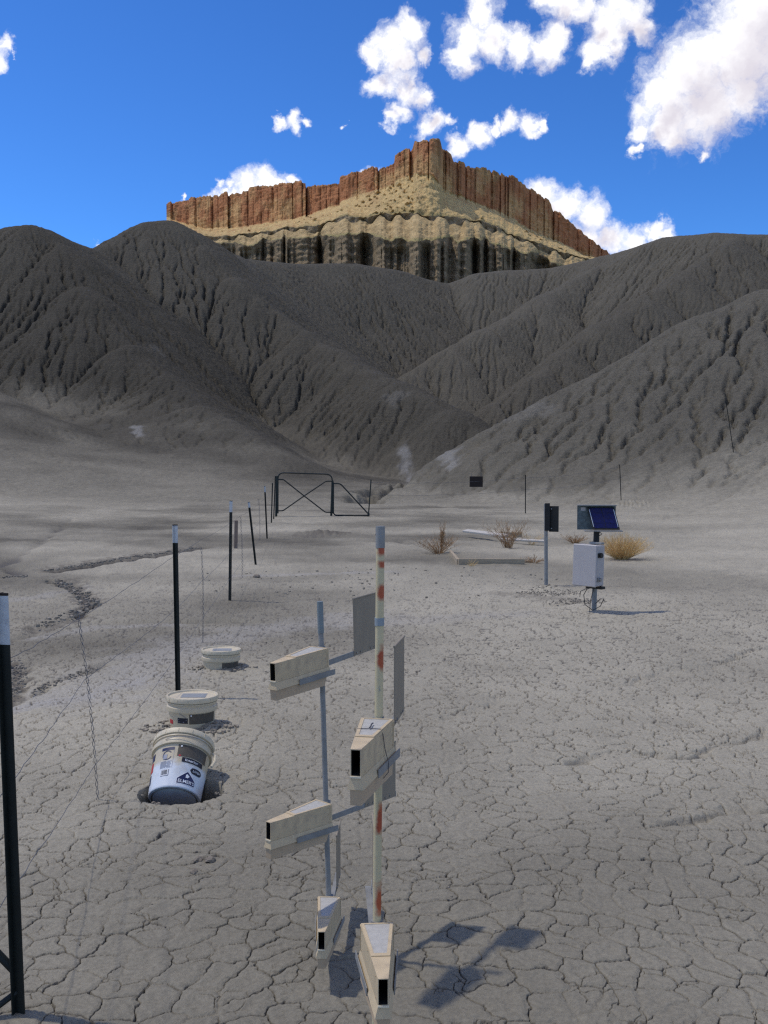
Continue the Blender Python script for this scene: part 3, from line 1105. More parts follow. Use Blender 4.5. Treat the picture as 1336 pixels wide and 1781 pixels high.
def plain(name, color, rough=0.6, metal=0.0, spec=0.4, var=0.12, scale=12.0, bump=0.0, dirt=None, dirt_at=0.58, stretch=(1, 1, 1)):
    """paint / metal / plastic with mottled colour, dirt patches and a little relief"""
    m, nt, b = new_mat(name)
    N, L = nt.nodes, nt.links
    tc = N.new('ShaderNodeTexCoord')
    mp = N.new('ShaderNodeMapping')
    mp.inputs['Scale'].default_value = stretch
    L.new(tc.outputs['Object'], mp.inputs['Vector'])
    n1 = N.new('ShaderNodeTexNoise')
    n1.inputs['Scale'].default_value = scale
    n1.inputs['Detail'].default_value = 6
    n1.inputs['Roughness'].default_value = 0.65
    L.new(mp.outputs[0], n1.inputs['Vector'])
    mr = N.new('ShaderNodeMapRange')
    mr.inputs['From Min'].default_value = 0.3
    mr.inputs['From Max'].default_value = 0.7
    mr.inputs['To Min'].default_value = 1 - var
    mr.inputs['To Max'].default_value = 1 + var
    L.new(n1.outputs[0], mr.inputs['Value'])
    sc = N.new('ShaderNodeVectorMath')
    sc.operation = 'SCALE'
    sc.inputs[0].default_value = color
    L.new(mr.outputs[0], sc.inputs['Scale'])
    outc = sc.outputs[0]
    if dirt is not None:
        n2 = N.new('ShaderNodeTexNoise')
        n2.inputs['Scale'].default_value = scale * 0.45
        n2.inputs['Detail'].default_value = 7
        n2.inputs['Roughness'].default_value = 0.7
        L.new(mp.outputs[0], n2.inputs['Vector'])
        m2 = N.new('ShaderNodeMapRange')
        m2.inputs['From Min'].default_value = dirt_at - 0.06
        m2.inputs['From Max'].default_value = dirt_at + 0.08
        L.new(n2.outputs[0], m2.inputs['Value'])
        mx = N.new('ShaderNodeMixRGB')
        L.new(m2.outputs[0], mx.inputs[0])
        L.new(outc, mx.inputs[1])
        mx.inputs[2].default_value = (*dirt, 1)
        outc = mx.outputs[0]
    L.new(outc, b.inputs['Base Color'])
    b.inputs['Roughness'].default_value = rough
    b.inputs['Metallic'].default_value = metal
    b.inputs['Specular IOR Level'].default_value = spec
    if bump:
        bp = N.new('ShaderNodeBump')
        bp.inputs['Distance'].default_value = bump
        L.new(n1.outputs[0], bp.inputs['Height'])
        L.new(bp.outputs[0], b.inputs['Normal'])
    return m


M_BEIGE = plain('beige painted sheet metal', (0.55, 0.435, 0.275), 0.55, var=0.10, scale=26, spec=0.25, dirt=(0.40, 0.32, 0.22), dirt_at=0.60)
M_BEIGE2 = plain('beige plastic pan', (0.46, 0.345, 0.225), 0.6, var=0.08, scale=26)
M_LIP = plain('cream edge', (0.68, 0.60, 0.44), 0.5, var=0.05)
M_SCREEN = plain('fine vent screen', (0.42, 0.405, 0.37), 0.8, metal=0.0, spec=0.1, var=0.12, scale=60)
M_DARKIN = plain('dark inside', (0.015, 0.014, 0.013), 0.9, var=0.05)
M_GALV = plain('galvanised steel', (0.25, 0.25, 0.24), 0.6, metal=0.1, spec=0.25, var=0.22, scale=18, dirt=(0.26, 0.25, 0.23), dirt_at=0.62)
M_GALV_D = plain('dull galvanised plate', (0.10, 0.125, 0.13), 0.55, metal=0.3, var=0.35, scale=30)
M_VANE = plain('weathered tail plate', (0.27, 0.225, 0.165), 0.65, var=0.09, scale=30, stretch=(1, 1, 0.3))
M_WIRE = plain('old fence wire', (0.115, 0.12, 0.135), 0.55, metal=0.4, var=0.2)
M_TIE = plain('tie wire', (0.045, 0.045, 0.06), 0.6, var=0.2)
M_POST = plain('dark green post enamel', (0.010, 0.013, 0.011), 0.55, var=0.3, scale=20, spec=0.3)
M_TIP = plain('white post paint', (0.50, 0.52, 0.53), 0.6, var=0.12, scale=25, dirt=(0.30, 0.30, 0.30), dirt_at=0.62)
M_GATE = plain('dark green gate enamel', (0.008, 0.013, 0.010), 0.5, var=0.3)
M_BLACK = plain('black steel sheet', (0.012, 0.011, 0.010), 0.6, var=0.3)
M_RUSTSIGN = plain('rusty dark sheet', (0.022, 0.014, 0.010), 0.8, var=0.4)
M_ENCL = plain('pale grey fibreglass', (0.40, 0.375, 0.365), 0.55, var=0.05, scale=14, dirt=(0.34, 0.32, 0.31), dirt_at=0.66)
M_CELL = plain('blue solar cells', (0.004, 0.007, 0.065), 0.35, var=0.4, scale=30, spec=0.25)
M_BUS = plain('silver busbar', (0.50, 0.56, 0.62), 0.35, metal=0.4)
M_CABLE = plain('black cable', (0.012, 0.012, 0.014), 0.6)
M_WOOD = plain('grey weathered plank', (0.36, 0.29, 0.20), 0.9, var=0.22, scale=9, stretch=(0.4, 6, 6), bump=0.004)
M_WOOD_W = plain('bleached board', (0.46, 0.43, 0.38), 0.85, var=0.12, scale=9, stretch=(0.4, 6, 6))
M_STEM = plain('dry brown stems', (0.36, 0.225, 0.115), 0.9, var=0.3, scale=8)
M_STRAW = plain('dry straw', (0.64, 0.44, 0.19), 0.9, var=0.25, scale=6)
M_STAKE = plain('old wooden stake', (0.20, 0.15, 0.12), 0.9, var=0.2)
M_CLOD = soil_material('mud clod', 40.0, 0.01)
M_LID = plain('dusty cream lid plastic', (0.60, 0.52, 0.37), 0.5, var=0.09, scale=12, dirt=(0.42, 0.35, 0.25), dirt_at=0.60)
M_LABGREY = plain('grey lid sticker', (0.26, 0.27, 0.27), 0.6, var=0.15, scale=40)
M_INK = plain('black print', (0.010, 0.011, 0.022), 0.5, var=0.1)
M_NAVY = plain('navy print', (0.012, 0.018, 0.075), 0.45, var=0.1)
M_WHITE = plain('white print', (0.75, 0.76, 0.78), 0.5, var=0.03)
M_GREYINK = plain('grey print', (0.30, 0.31, 0.36), 0.5, var=0.05)
M_BROWNLAB = plain('faded brown sticker', (0.085, 0.072, 0.055), 0.55, var=0.3, scale=30)
M_RED = plain('red print', (0.45, 0.035, 0.04), 0.5)
M_DULLMETAL = plain('dull steel', (0.30, 0.30, 0.30), 0.4, metal=0.7)


def bucket_material(name, stain_from):
    """white pail plastic, dusty yellowed where it stood out of the ground"""
    m, nt, b = new_mat(name)
    N, L = nt.nodes, nt.links
    tc = N.new('ShaderNodeTexCoord')
    sp = N.new('ShaderNodeSeparateXYZ')
    L.new(tc.outputs['Object'], sp.inputs[0])
    n = N.new('ShaderNodeTexNoise')
    n.inputs['Scale'].default_value = 22
    n.inputs['Detail'].default_value = 6
    L.new(tc.outputs['Object'], n.inputs['Vector'])
    a = N.new('ShaderNodeMath')
    a.operation = 'MULTIPLY_ADD'
    L.new(n.outputs[0], a.inputs[0])
    a.inputs[1].default_value = 0.10
    L.new(sp.outputs['Z'], a.inputs[2])
    mr = N.new('ShaderNodeMapRange')
    L.new(a.outputs[0], mr.inputs['Value'])
    mr.inputs['From Min'].default_value = stain_from + 0.035
    mr.inputs['From Max'].default_value = stain_from + 0.075
    mx = N.new('ShaderNodeMixRGB')
    L.new(mr.outputs[0], mx.inputs[0])
    mx.inputs[1].default_value = (0.64, 0.67, 0.71, 1)
    mx.inputs[2].default_value = (0.55, 0.47, 0.33, 1)
    n2 = N.new('ShaderNodeTexNoise')
    n2.inputs['Scale'].default_value = 9
    n2.inputs['Detail'].default_value = 7
    L.new(tc.outputs['Object'], n2.inputs['Vector'])
    m2 = N.new('ShaderNodeMapRange')
    m2.inputs['From Min'].default_value = 0.55
    m2.inputs['From Max'].default_value = 0.75
    m2.inputs['To Max'].default_value = 0.45
    L.new(n2.outputs[0], m2.inputs['Value'])
    m3 = N.new('ShaderNodeMixRGB')
    L.new(m2.outputs[0], m3.inputs[0])
    L.new(mx.outputs[0], m3.inputs[1])
    m3.inputs[2].default_value = (0.40, 0.34, 0.25, 1)
    L.new(m3.outputs[0], b.inputs['Base Color'])
    b.inputs['Roughness'].default_value = 0.38
    b.inputs['Specular IOR Level'].default_value = 0.45
    return m


def mast_material():
    """cream paint with red rust-like paint runs"""
    m, nt, b = new_mat('cream paint with red patches')
    N, L = nt.nodes, nt.links
    tc = N.new('ShaderNodeTexCoord')
    sp = N.new('ShaderNodeSeparateXYZ')
    L.new(tc.outputs['Object'], sp.inputs[0])
    nz = N.new('ShaderNodeTexNoise')
    nz.inputs['Scale'].default_value = 40
    nz.inputs['Detail'].default_value = 5
    L.new(tc.outputs['Object'], nz.inputs['Vector'])
    acc = None
    # (height, half length, side offset x, hot)
    for z, hl in ((1.458, 0.036), (1.352, 0.028), (1.196, 0.044), (0.823, 0.060), (0.631, 0.052), (1.415, 0.016)):
        d = N.new('ShaderNodeMath')
        d.operation = 'SUBTRACT'
        L.new(sp.outputs['Z'], d.inputs[0])
        d.inputs[1].default_value = z
        ab = N.new('ShaderNodeMath')
        ab.operation = 'ABSOLUTE'
        L.new(d.outputs[0], ab.inputs[0])
        mr = N.new('ShaderNodeMapRange')
        mr.inputs['From Min'].default_value = hl
        mr.inputs['From Max'].default_value = hl * 0.2
        L.new(ab.outputs[0], mr.inputs['Value'])
        if acc is None:
            acc = mr.outputs[0]
        else:
            mm = N.new('ShaderNodeMath')
            mm.operation = 'MAXIMUM'
            L.new(acc, mm.inputs[0])
            L.new(mr.outputs[0], mm.inputs[1])
            acc = mm.outputs[0]
    sx = N.new('ShaderNodeMapRange')                    # paint sits on the right-front side of the pole
    sx.inputs['From Min'].default_value = -0.009
    sx.inputs['From Max'].default_value = 0.003
    ln = N.new('ShaderNodeMath')
    ln.operation = 'MULTIPLY_ADD'
    L.new(sp.outputs['Z'], ln.inputs[0])
    ln.inputs[1].default_value = -(MR_T.x - MR_B.x) / (MR_T.z - MR_B.z)
    L.new(sp.outputs['X'], ln.inputs[2])
    L.new(ln.outputs[0], sx.inputs['Value'])
    t = N.new('ShaderNodeMath')
    t.operation = 'MULTIPLY'
    L.new(acc, t.inputs[0])
    L.new(sx.outputs[0], t.inputs[1])
    t2 = N.new('ShaderNodeMath')
    t2.operation = 'ADD'
    L.new(t.outputs[0], t2.inputs[0])
    k = N.new('ShaderNodeMath')
    k.operation = 'MULTIPLY_ADD'
    L.new(nz.outputs[0], k.inputs[0])
    k.inputs[1].default_value = 1.5
    k.inputs[2].default_value = -0.72
    L.new(k.outputs[0], t2.inputs[1])
    ms = N.new('ShaderNodeMapRange')
    ms.inputs['From Min'].default_value = 0.25
    ms.inputs['From Max'].default_value = 0.85
    L.new(t2.outputs[0], ms.inputs['Value'])
    n2 = N.new('ShaderNodeTexNoise')
    n2.inputs['Scale'].default_value = 14
    n2.inputs['Detail'].default_value = 5
    L.new(tc.outputs['Object'], n2.inputs['Vector'])
    cr = N.new('ShaderNodeMixRGB')
    L.new(n2.outputs[0], cr.inputs[0])
    cr.inputs[1].default_value = (0.64, 0.55, 0.33, 1)
    cr.inputs[2].default_value = (0.46, 0.39, 0.24, 1)
    red = N.new('ShaderNodeMixRGB')
    L.new(n2.outputs[0], red.inputs[0])
    red.inputs[1].default_value = (0.30, 0.018, 0.018, 1)
    red.inputs[2].default_value = (0.46, 0.13, 0.035, 1)
    mx = N.new('ShaderNodeMixRGB')
    L.new(ms.outputs[0], mx.inputs[0])
    L.new(cr.outputs[0], mx.inputs[1])
    L.new(red.outputs[0], mx.inputs[2])
    # chips of bare grey-blue metal
    n3 = N.new('ShaderNodeTexNoise')
    n3.inputs['Scale'].default_value = 26
    n3.inputs['Detail'].default_value = 3
    L.new(tc.outputs['Object'], n3.inputs['Vector'])
    m3 = N.new('ShaderNodeMapRange')
    m3.inputs['From Min'].default_value = 0.66
    m3.inputs['From Max'].default_value = 0.70
    L.new(n3.outputs[0], m3.inputs['Value'])
    mz = N.new('ShaderNodeMixRGB')
    L.new(m3.outputs[0], mz.inputs[0])
    L.new(mx.outputs[0], mz.inputs[1])
    mz.inputs[2].default_value = (0.16, 0.19, 0.21, 1)
    L.new(mz.outputs[0], b.inputs['Base Color'])
    b.inputs['Roughness'].default_value = 0.5
    return m


# ================================================================== dust samplers on their two masts
def mast_pt(a, b, z):
    t = (z - a.z) / (b.z - a.z)
    return a + (b - a) * t


MR_T, MR_B = P(661.5, 915, 2.25), P(655.5, 1620, 2.25)
ML_T, ML_B = P(556.5, 1046, 3.25), P(573, 1572, 3.25)


def mast_base(t, b):
    return mast_pt(t, b, gz(b.x, b.y))


mrb, mlb = mast_base(MR_T, MR_B), mast_base(ML_T, ML_B)
t = thing('sampler_mast', 'tall cream painted pole with red patches holding two dust samplers', 'pole', mrb)
MB().tube([Vector((0, 0, -0.08)), (MR_T - mrb) * 0.5, (MR_T - mrb) - Vector((0, 0, 0.05))], 0.0098, 20).build('pole', mast_material(), t, True)
top = MR_T - mrb
MB().tube([top - Vector((0, 0, 0.05)), top], 0.0108, 20).tube([top + Vector((-0.0112, -0.0005, -0.018)), top + Vector((0.0112, -0.0005, -0.018))], 0.003, 10).build('bare_metal_tip', M_GALV, t, True)
cl = mast_pt(MR_T, MR_B, 1.283) - mrb
MB().tube([cl - Vector((0, 0, .009)), cl + Vector((0, 0, .009))], 0.0112, 16).build('grey_tape', plain('grey tape', (0.27, 0.31, 0.33), 0.6), t, True)

t = thing('sampler_mast', 'shorter grey galvanised pole holding three dust samplers', 'pole', mlb)
j = mast_pt(ML_T, ML_B, 1.09) - mlb
MB().tube([Vector((0, 0, -0.08)), j], 0.0088, 20).build('pole', M_GALV, t, True)
MB().tube([j - Vector((0, 0, .0)), ML_T - mlb], 0.0105, 20).build('sleeve', plain('blue grey conduit', (0.20, 0.235, 0.24), 0.55, metal=0.05, spec=0.25, var=0.12), t, True)


def make_sampler(label, first):
    t = thing('dust_sampler', label, 'dust sampler', group='wedge dust samplers on the masts')
    y0, y1, w0, w1, H = -0.262, -0.013, 0.0110, 0.0390, 0.060

    def hw(y):
        return w0 + (w1 - w0) * (y - y0) / (y1 - y0)
    # hollow wedge: outside skin, rim of the mouth and the inside of the inlet
    b = MB()
    o = [(-w0, y0), (w0, y0), (w1, y1), (-w1, y1)]
    yi = -0.07
    iw0, iw1 = w0 - 0.0016, hw(yi) - 0.0016
    v = [(x, y, 0) for x, y in o] + [(x, y, H) for x, y in o]
    v += [(-iw0, y0, .0045), (iw0, y0, .0045), (iw0, y0, H - .002), (-iw0, y0, H - .002)]
    v += [(-iw1, yi, .0045), (iw1, yi, .0045), (iw1, yi, H - .002), (-iw1, yi, H - .002)]
    f = [(3, 2, 1, 0), (4, 5, 6, 7), (1, 2, 6, 5), (2, 3, 7, 6), (3, 0, 4, 7),
         (0, 1, 9, 8), (1, 5, 10, 9), (5, 4, 11, 10), (4, 0, 8, 11)]
    b.add(v, f).build('body', M_BEIGE, t)
    MB().add(v[8:], [(0, 1, 5, 4), (1, 2, 6, 5), (2, 3, 7, 6), (3, 0, 4, 7), (4, 5, 6, 7)]).build('inlet', M_DARKIN, t)
    MB().box((0, y0 - 0.001, 0.0018), (2 * w0 + .001, .005, .0036)).build('inlet_lip', M_LIP, t)
    # vent screen let into the roof inside a raised rim
    ya, yb, inn = y0 + 0.105, y1 - 0.006, 0.0085
    rim = MB()
    oo = [(-hw(ya) + .002, ya - .012), (hw(ya) - .002, ya - .012), (hw(yb) - .001, y1 - .001), (-hw(yb) + .001, y1 - .001)]
    ii = [(-hw(ya) + inn, ya), (hw(ya) - inn, ya), (hw(yb) - inn, yb), (-hw(yb) + inn, yb)]
    vv = [(x, y, H + .0002) for x, y in oo] + [(x, y, H + .0022) for x, y in oo] + [(x, y, H + .0022) for x, y in ii] + [(x, y, H + .0002) for x, y in ii]
    ff = []
    for k in range(4):
        n = (k + 1) % 4
        ff += [(k, n, 4 + n, 4 + k), (4 + k, 4 + n, 8 + n, 8 + k), (8 + k, 8 + n, 12 + n, 12 + k)]
    rim.add(vv, ff).build('screen_rim', M_BEIGE, t)
    MB().add([(x, y, H + .0009) for x, y in ii], [(0, 1, 2, 3)]).build('vent_screen', M_SCREEN, t)
    # skirt that flares out below the body, then the collecting pan
    def ring(e, z, ys=0.0, ye=0.0):
        return [(-w0 - e, y0 - ye, z), (w0 + e, y0 - ye, z), (w1 + e, y1 + ys, z), (-w1 - e, y1 + ys, z)]
    MB().hexa(ring(.0065, -.024, .004, .004), ring(.0002, -.0006, 0, 0)).build('skirt', M_BEIGE, t)
    MB().hexa(ring(.0008, -.058, -.03, -.001), ring(.0008, -.0243, -.012, .001)).build('collecting_pan', M_BEIGE2, t)
    for sx in (-1, 1):
        r = MB()
        ya, yb = -0.165, y1 + 0.018
        pa, pb = sx * (hw(ya) + .0072), sx * (hw(yb) + .0072)
        d = sx * 0.0024
        q = [(pa, ya), (pa + d, ya), (pb + d, yb), (pb, yb)]
        if sx < 0:
            q = q[::-1]
        r.hexa([(x, y, -.029) for x, y in q], [(x, y, -.011) for x, y in q])
        r.build('side_rail', M_GALV, t)
    MB().tube([(0, 0, -.030), (0, 0, H + .002)], 0.0132, 16).build('pivot_collar', M_GALV, t, True)
    rv = MB()
    for sx in (-1, 1):
        for yy, zz in ((-0.235, .006), (-0.235, .052), (-0.125, .052), (-0.03, .052), (-0.03, .030), (-0.03, .006)):
            rv.tube([(sx * (hw(yy) - .001), yy, zz), (sx * (hw(yy) + .0011), yy, zz)], 0.0017, 6)
    rv.build('rivets', M_BEIGE2, t)
    for sx in (-1, 1):
        MB().box((sx * (w1 - .0002), y1 - .005, H / 2), (.0012, .009, H - .003)).build('seam', M_BEIGE, t)
    # angle-iron arm with the tail plate
    b = MB()
    xs = [(0.0052, -0.010), (0.0052, 0.009), (0.0030, 0.009), (0.0030, -0.0078), (-0.013, -0.0078), (-0.013, -0.010)]
    b.hexa([(x, 0.004, z) for x, z in xs], [(x, 0.352, z) for x, z in xs])
    b.build('tail_arm', M_GALV, t)
    p = MB()
    p.box((0.0062, 0.266, 0.092), (0.0014, 0.162, 0.200))
    p.tube([(0.0066, 0.185, 0.193), (0.0066, 0.347, 0.193)], 0.0032, 8)
    tp = p.build('tail_plate', M_VANE, t)
    for yy in (0.200, 0.225, 0.290, 0.315):
        MB().tube([(0.001, yy, 0.0), (0.010, yy, 0.0)], 0.0034, 6).build('bolt', M_DULLMETAL, tp)
    return t


sampler0 = make_sampler('x', True)
SAMPLERS = [
    # mast, body floor height, yaw (degrees; 0 points the mouth at the camera, positive to the left), roll, label
    ('R', 0.998, 10.0, 0, 'wedge dust sampler with a dark wire tied round it, middle of the cream pole'),
    ('R', 0.517, -3.4, 0, 'lowest dust sampler on the cream pole, mouth pointing straight down the bottom edge'),
    ('L', 0.984, 32.0, 2.5, 'top dust sampler on the grey pole, its square tail plate showing'),
    ('L', 0.460, 41.5, 0, 'middle dust sampler on the grey pole, turned left'),
    ('L', 0.137, 2.4, 0, 'lowest and smallest looking dust sampler at the foot of the grey pole'),
]
for k, (mm, z0, yaw, roll, lab) in enumerate(SAMPLERS):
    o = sampler0 if k == 0 else copy_tree(sampler0)
    c = mast_pt(MR_T, MR_B, z0) if mm == 'R' else mast_pt(ML_T, ML_B, z0)
    c.z = z0
    o.location = c
    o.rotation_euler = Euler((R(roll), 0, -R(yaw)), 'XYZ')
    o['label'] = lab
# the tie wire round the middle sampler of the cream pole
wy = -0.110
hwv = 0.011 + 0.028 * (wy + 0.262) / 0.249 + 0.0012
wp = [(-hwv - .006, wy - .004, -.030), (-hwv - .002, wy, .0), (-hwv, wy, .045), (-hwv + .002, wy, .0618), (0, wy, .0640), (hwv - .004, wy + .002, .0628), (hwv + .0005, wy + .004, .050),
      (hwv + .003, wy + .014, .015), (hwv + .0105, wy + .016, -.015), (hwv + .011, wy + .012, -.036), (hwv - .002, wy + .0, -.052), (.006, wy - .004, -.0605)]
tw = MB().tube(wp, 0.0009, 6).tube([(0.0, wy, .0648), (.0008, wy + .012, .0655), (-.0008, wy + .026, .0662), (.0004, wy + .040, .0655)], 0.0016, 6)
o = tw.build('tie_wire', M_TIE, None, True)
o.location = sampler0.location
o.rotation_euler = sampler0.rotation_euler
tag(o, 'dark tie wire looped round the sampler on the cream pole', 'wire')


# ================================================================== fence on the left
def fence_post(base, topv, label, group, tip=0.16, studs=True, w=0.034, mat=None):
    t = thing('fence_post', label, 'fence post', base, group=group)
    d = topv - base
    L = d.length
    rot = d.to_track_quat('Z', 'Y').to_matrix()
    rz = Matrix.Rotation(R(-16), 3, 'Z')

    def prof(z0, z1, e=0.0):
        m = MB()
        m.box((0, -0.002, (z0 + z1) / 2), (w + e, 0.0045 + e, z1 - z0), bev=0.001)
        m.box((0, 0.0145, (z0 + z1) / 2), (0.0048 + e, 0.028 + e, z1 - z0))
        m.v = [tuple(rot @ (rz @ Vector(p))) for p in m.v]
        return m
    prof(-0.12, L - tip).build('shaft', mat or M_POST, t)
    if tip > 0:
        prof(L - tip, L, 0.0006).build('white_tip', M_TIP, t)
        m = prof(L, L + 0.008, 0.0012)
        m.build('rusty_top', M_RUSTSIGN, t)
    if studs:
        m = MB()
        z = 0.06
        while z < L - tip - 0.02:
            m.box((-w * 0.34, -0.008, z), (0.010, 0.009, 0.012), bev=0.002)
            m.box((-w * 0.50, -0.004, z), (0.007, 0.010, 0.012), bev=0.002)
            z += 0.054
        m.v = [tuple(rot @ (rz @ Vector(p))) for p in m.v]
        m.build('studs', mat or M_POST, t)
    return t


GF = 'steel fence posts with white tips along the left'


def post_from_px(tp, bp, label, dep=None, **kw):
    b = on(*bp) if dep is None else P(bp[0], bp[1], dep)
    if dep is None:
        tpv = P(tp[0], tp[1], b.y)
    else:
        tpv = P(tp[0], tp[1], dep)
        b = tpv + (b - tpv) * ((tpv.z - gz(b.x, b.y)) / (tpv.z - b.z))
    return b, tpv, fence_post(b, tpv, label, kw.pop('group', GF), **kw)


p1b, p1t, p1 = post_from_px((-1, 1036), (29, 1763), 'nearest black fence post at the left edge, braced at its foot', tip=0.145, w=0.038)
d1 = p1t - p1b
m = MB()
m.tube([d1 * 0.095 + Vector((0, .01, 0)), d1 * 0.21 + Vector((-.16, .012, 0.03)), d1 * 0.21 + Vector((-.55, .02, .18))], 0.0125, 8)
m.build('diagonal_brace', M_POST, p1, True)
m = MB()
m.tube([d1 * 0.052 + Vector((0.004, .005, 0)), Vector((-.10, -.06, 0.004)), Vector((-.40, -.30, -0.05))], 0.0095, 8)
m.build('ground_brace', M_POST, p1, True)
p2b, p2t, p2 = post_from_px((302.5, 914), (308, 1210), 'black fence post with white tip standing behind the upright white bucket', tip=0.125)
p3b, p3t, p3 = post_from_px((403, 872), (401, 1045), 'black white-tipped fence post beyond the half buried bucket', tip=0.135)
p4b, p4t, p4 = post_from_px((432, 874), (444, 982), 'leaning black fence post, its top tilted left', tip=0.09)
p5b, p5t, p5 = post_from_px((460, 846), (464, 937), 'black fence post with grey tip just before the gate', tip=0.14)
p6b, p6t, p6 = post_from_px((474.5, 840), (472.5, 909), 'thin dark green post left of the gate, nearest of its pair', tip=0, w=0.045)
p7b, p7t, p7 = post_from_px((479.5, 828), (476.5, 903), 'thin dark green post tight against the gate', tip=0, w=0.045)

sb = on(410, 953)
st = P(411.5, 905, sb.y)
o = MB().box((0, 0, (st.z - sb.z) / 2 - .03), (0.075, 0.03, st.z - sb.z + .06), bev=0.006).build('wooden_stake', M_STAKE)
o.location = sb
o.rotation_euler = (0, R(1.5), R(20))
tag(o, 'short reddish wooden stake between the fence posts', 'stake')


def wire_path(pts, n=26, sag=0.02, seed=0, wob=0.006):
    out = []
    rr = random.Random(seed)
    for k, (a, b) in enumerate(zip(pts[:-1], pts[1:])):
        for i in range(n):
            f = i / n
            p = a.lerp(b, f)
            p.z -= sag * 4 * f * (1 - f) * min(1.0, (b - a).length / 4)
            p.x += rr.uniform(-wob, wob)
            p.z += rr.uniform(-wob, wob)
            out.append(p)
    out.append(pts[-1].copy())
    return out


def at_post(b, t_, z):
    f = (z - b.z) / (t_.z - b.z)
    return b.lerp(t_, f) + Vector((-0.012, -0.012, 0))


def stay_axis(tp, bp):
    b = on(*bp)
    return b, P(tp[0], tp[1], b.y)


STAYS = [((135, 1064), (170, 1392), 0.0056, 0.0015, 'nearest twisted wire stay hanging beside the left edge post'),
         ((350, 952), (352.5, 1119), 0.0060, 0.0018, 'twisted wire stay above the half buried bucket'),
         ((418, 897), (421.5, 1006), 0.010, 0.0022, 'thin wire stay between the third and the leaning post'),
         ((450, 868), (452, 940), 0.010, 0.0025, 'farthest thin wire stay beside the last white-tipped post')]
stay_ax = []
for k, (tp, bp, rad, wr, lab) in enumerate(STAYS):
    b, tv = stay_axis(tp, bp)
    stay_ax.append((b, tv))
    m = MB()
    d = tv - b
    turns = d.length / (0.036 + 0.0009 * b.y) / 2
    n = int(turns * 12)
    ux = Vector((1, 0.2, 0)).normalized()
    uy = d.normalized().cross(ux).normalized()
    bow = 0.012
    for s_ in (0, math.pi):
        m.tube([b + d * (i / n) + ux * (math.cos(s_ + 2 * math.pi * turns * i / n) * rad + bow * math.sin(3.1 * i / n)) + uy * math.sin(s_ + 2 * math.pi * turns * i / n) * rad for i in range(n + 1)], wr, 4)
    tag(m.build('fence_stay', M_WIRE), lab, 'fence stay', 'twisted wire stays of the left fence')


def on_stay(k, z):
    b, tv = stay_ax[k]
    return b.lerp(tv, (z - b.z) / (tv.z - b.z))


g_l = on(482, 896)
WL = [(1.06, 0.90, 1.015, 0.98, 'top'), (0.672, 0.60, 0.62, 0.60, 'middle'), (0.362, 0.16, 0.27, 0.28, 'lowest')]
LOOK = {'top': 'top wire of the left fence running from post to post to the gate', 'middle': 'middle wire of the left fence, crossing the near stay halfway down',
        'lowest': 'lowest wire of the left fence, passing behind the white buckets'}
for k, (z1, zs, z2, z3, nm) in enumerate(WL):
    q = [at_post(p1b, p1t, z1), on_stay(0, zs), at_post(p2b, p2t, z2), on_stay(1, z2 - 0.03), at_post(p3b, p3t, z3 + p3b.z), on_stay(2, z3 + p3b.z - .02),
         at_post(p4b, p4t, z3 * 0.95 + p4b.z), at_post(p5b, p5t, z3 + p5b.z), at_post(p6b, p6t, z3 + p6b.z)]
    back = (q[0] - q[1]).normalized()
    q = [q[0] + back * 2.5 * Vector((1, 1, 0)).length * 0.7] + q
    m = MB().tube(wire_path(q, 22, 0.015, 5 + k, 0.003), 0.0013, 5)
    rr = random.Random(k)
    tag(m.build('fence_wire', M_WIRE, None, True), LOOK[nm], 'fence wire', 'wires of the left fence')

# ================================================================== gate
gd = 34.3


def gp(px, py, dep=None):
    return P(px, py, dep if dep else gd)


def arcpts(pts, r=3, n=5):
    """round the corners of a pixel polyline (radius in pixels)"""
    out = [pts[0]]
    for a, b, c in zip(pts[:-2], pts[1:-1], pts[2:]):
        va, vc = Vector(a) - Vector(b), Vector(c) - Vector(b)
        ra, rc = min(r, va.length * .45), min(r, vc.length * .45)
        s0, s1 = Vector(b) + va.normalized() * ra, Vector(b) + vc.normalized() * rc
        for i in range(n + 1):
            f = i / n
            out.append(tuple((s0 * (1 - f) ** 2) + Vector(b) * 2 * f * (1 - f) + s1 * f * f))
    out.append(pts[-1])
    return out


GR = 0.024
t = thing('walk_gate', 'dark green tubular gate with an arched top and crossed braces', 'gate', gp(482, 896))
gl = t.location.copy()


def gtube(pix, r, name, parent, loc, rad=6):
    pts = [gp(*q) - loc for q in arcpts([tuple(map(float, a)) for a in pix], rad)]
    return MB().tube(pts, r, 8).build(name, M_GATE, parent, True)


gtube([(483.5, 893), (483.5, 822), (578, 825), (578, 893)], GR, 'frame', t, gl, 11)
gtube([(484, 834), (493, 834), (529, 862.5), (566, 891), (575, 891)], GR * .9, 'brace', t, gl, 3)
b2 = gtube([(578, 837), (567, 837), (529, 862.5), (492, 888.5), (483, 888.5)], GR * .9, 'brace', t, gl, 3)
b2.location = (0, 0.03, 0)
for (x0, x1, nm, lab) in ((481.8, 480.3, 'gate_post', 'stout dark green hinge post on the left side of the gate'),
                          (578.6, 576, 'gate_post', 'stout dark green latch post between the gate and its side panel')):
    yb = 896 if x0 < 500 else 899
    a, b = gp(x1, yb, gd + .05), gp(x0, 828 if x0 < 500 else 836, gd + .05)
    a.z = gz(a.x, a.y) - 0.1
    o = MB().tube([Vector((0, 0, 0)), b - a], 0.042, 10).build(nm, M_GATE, None, True)
    o.location = a
    tag(o, lab, 'gate post', 'posts of the gate')
t = thing('side_fence', 'dark green side panel with one sloping rail right of the gate', 'fence panel', gp(582, 896))
gl = t.location.copy()
gtube([(580, 841), (592, 841), (640, 893)], GR, 'sloping_rail', t, gl, 5)
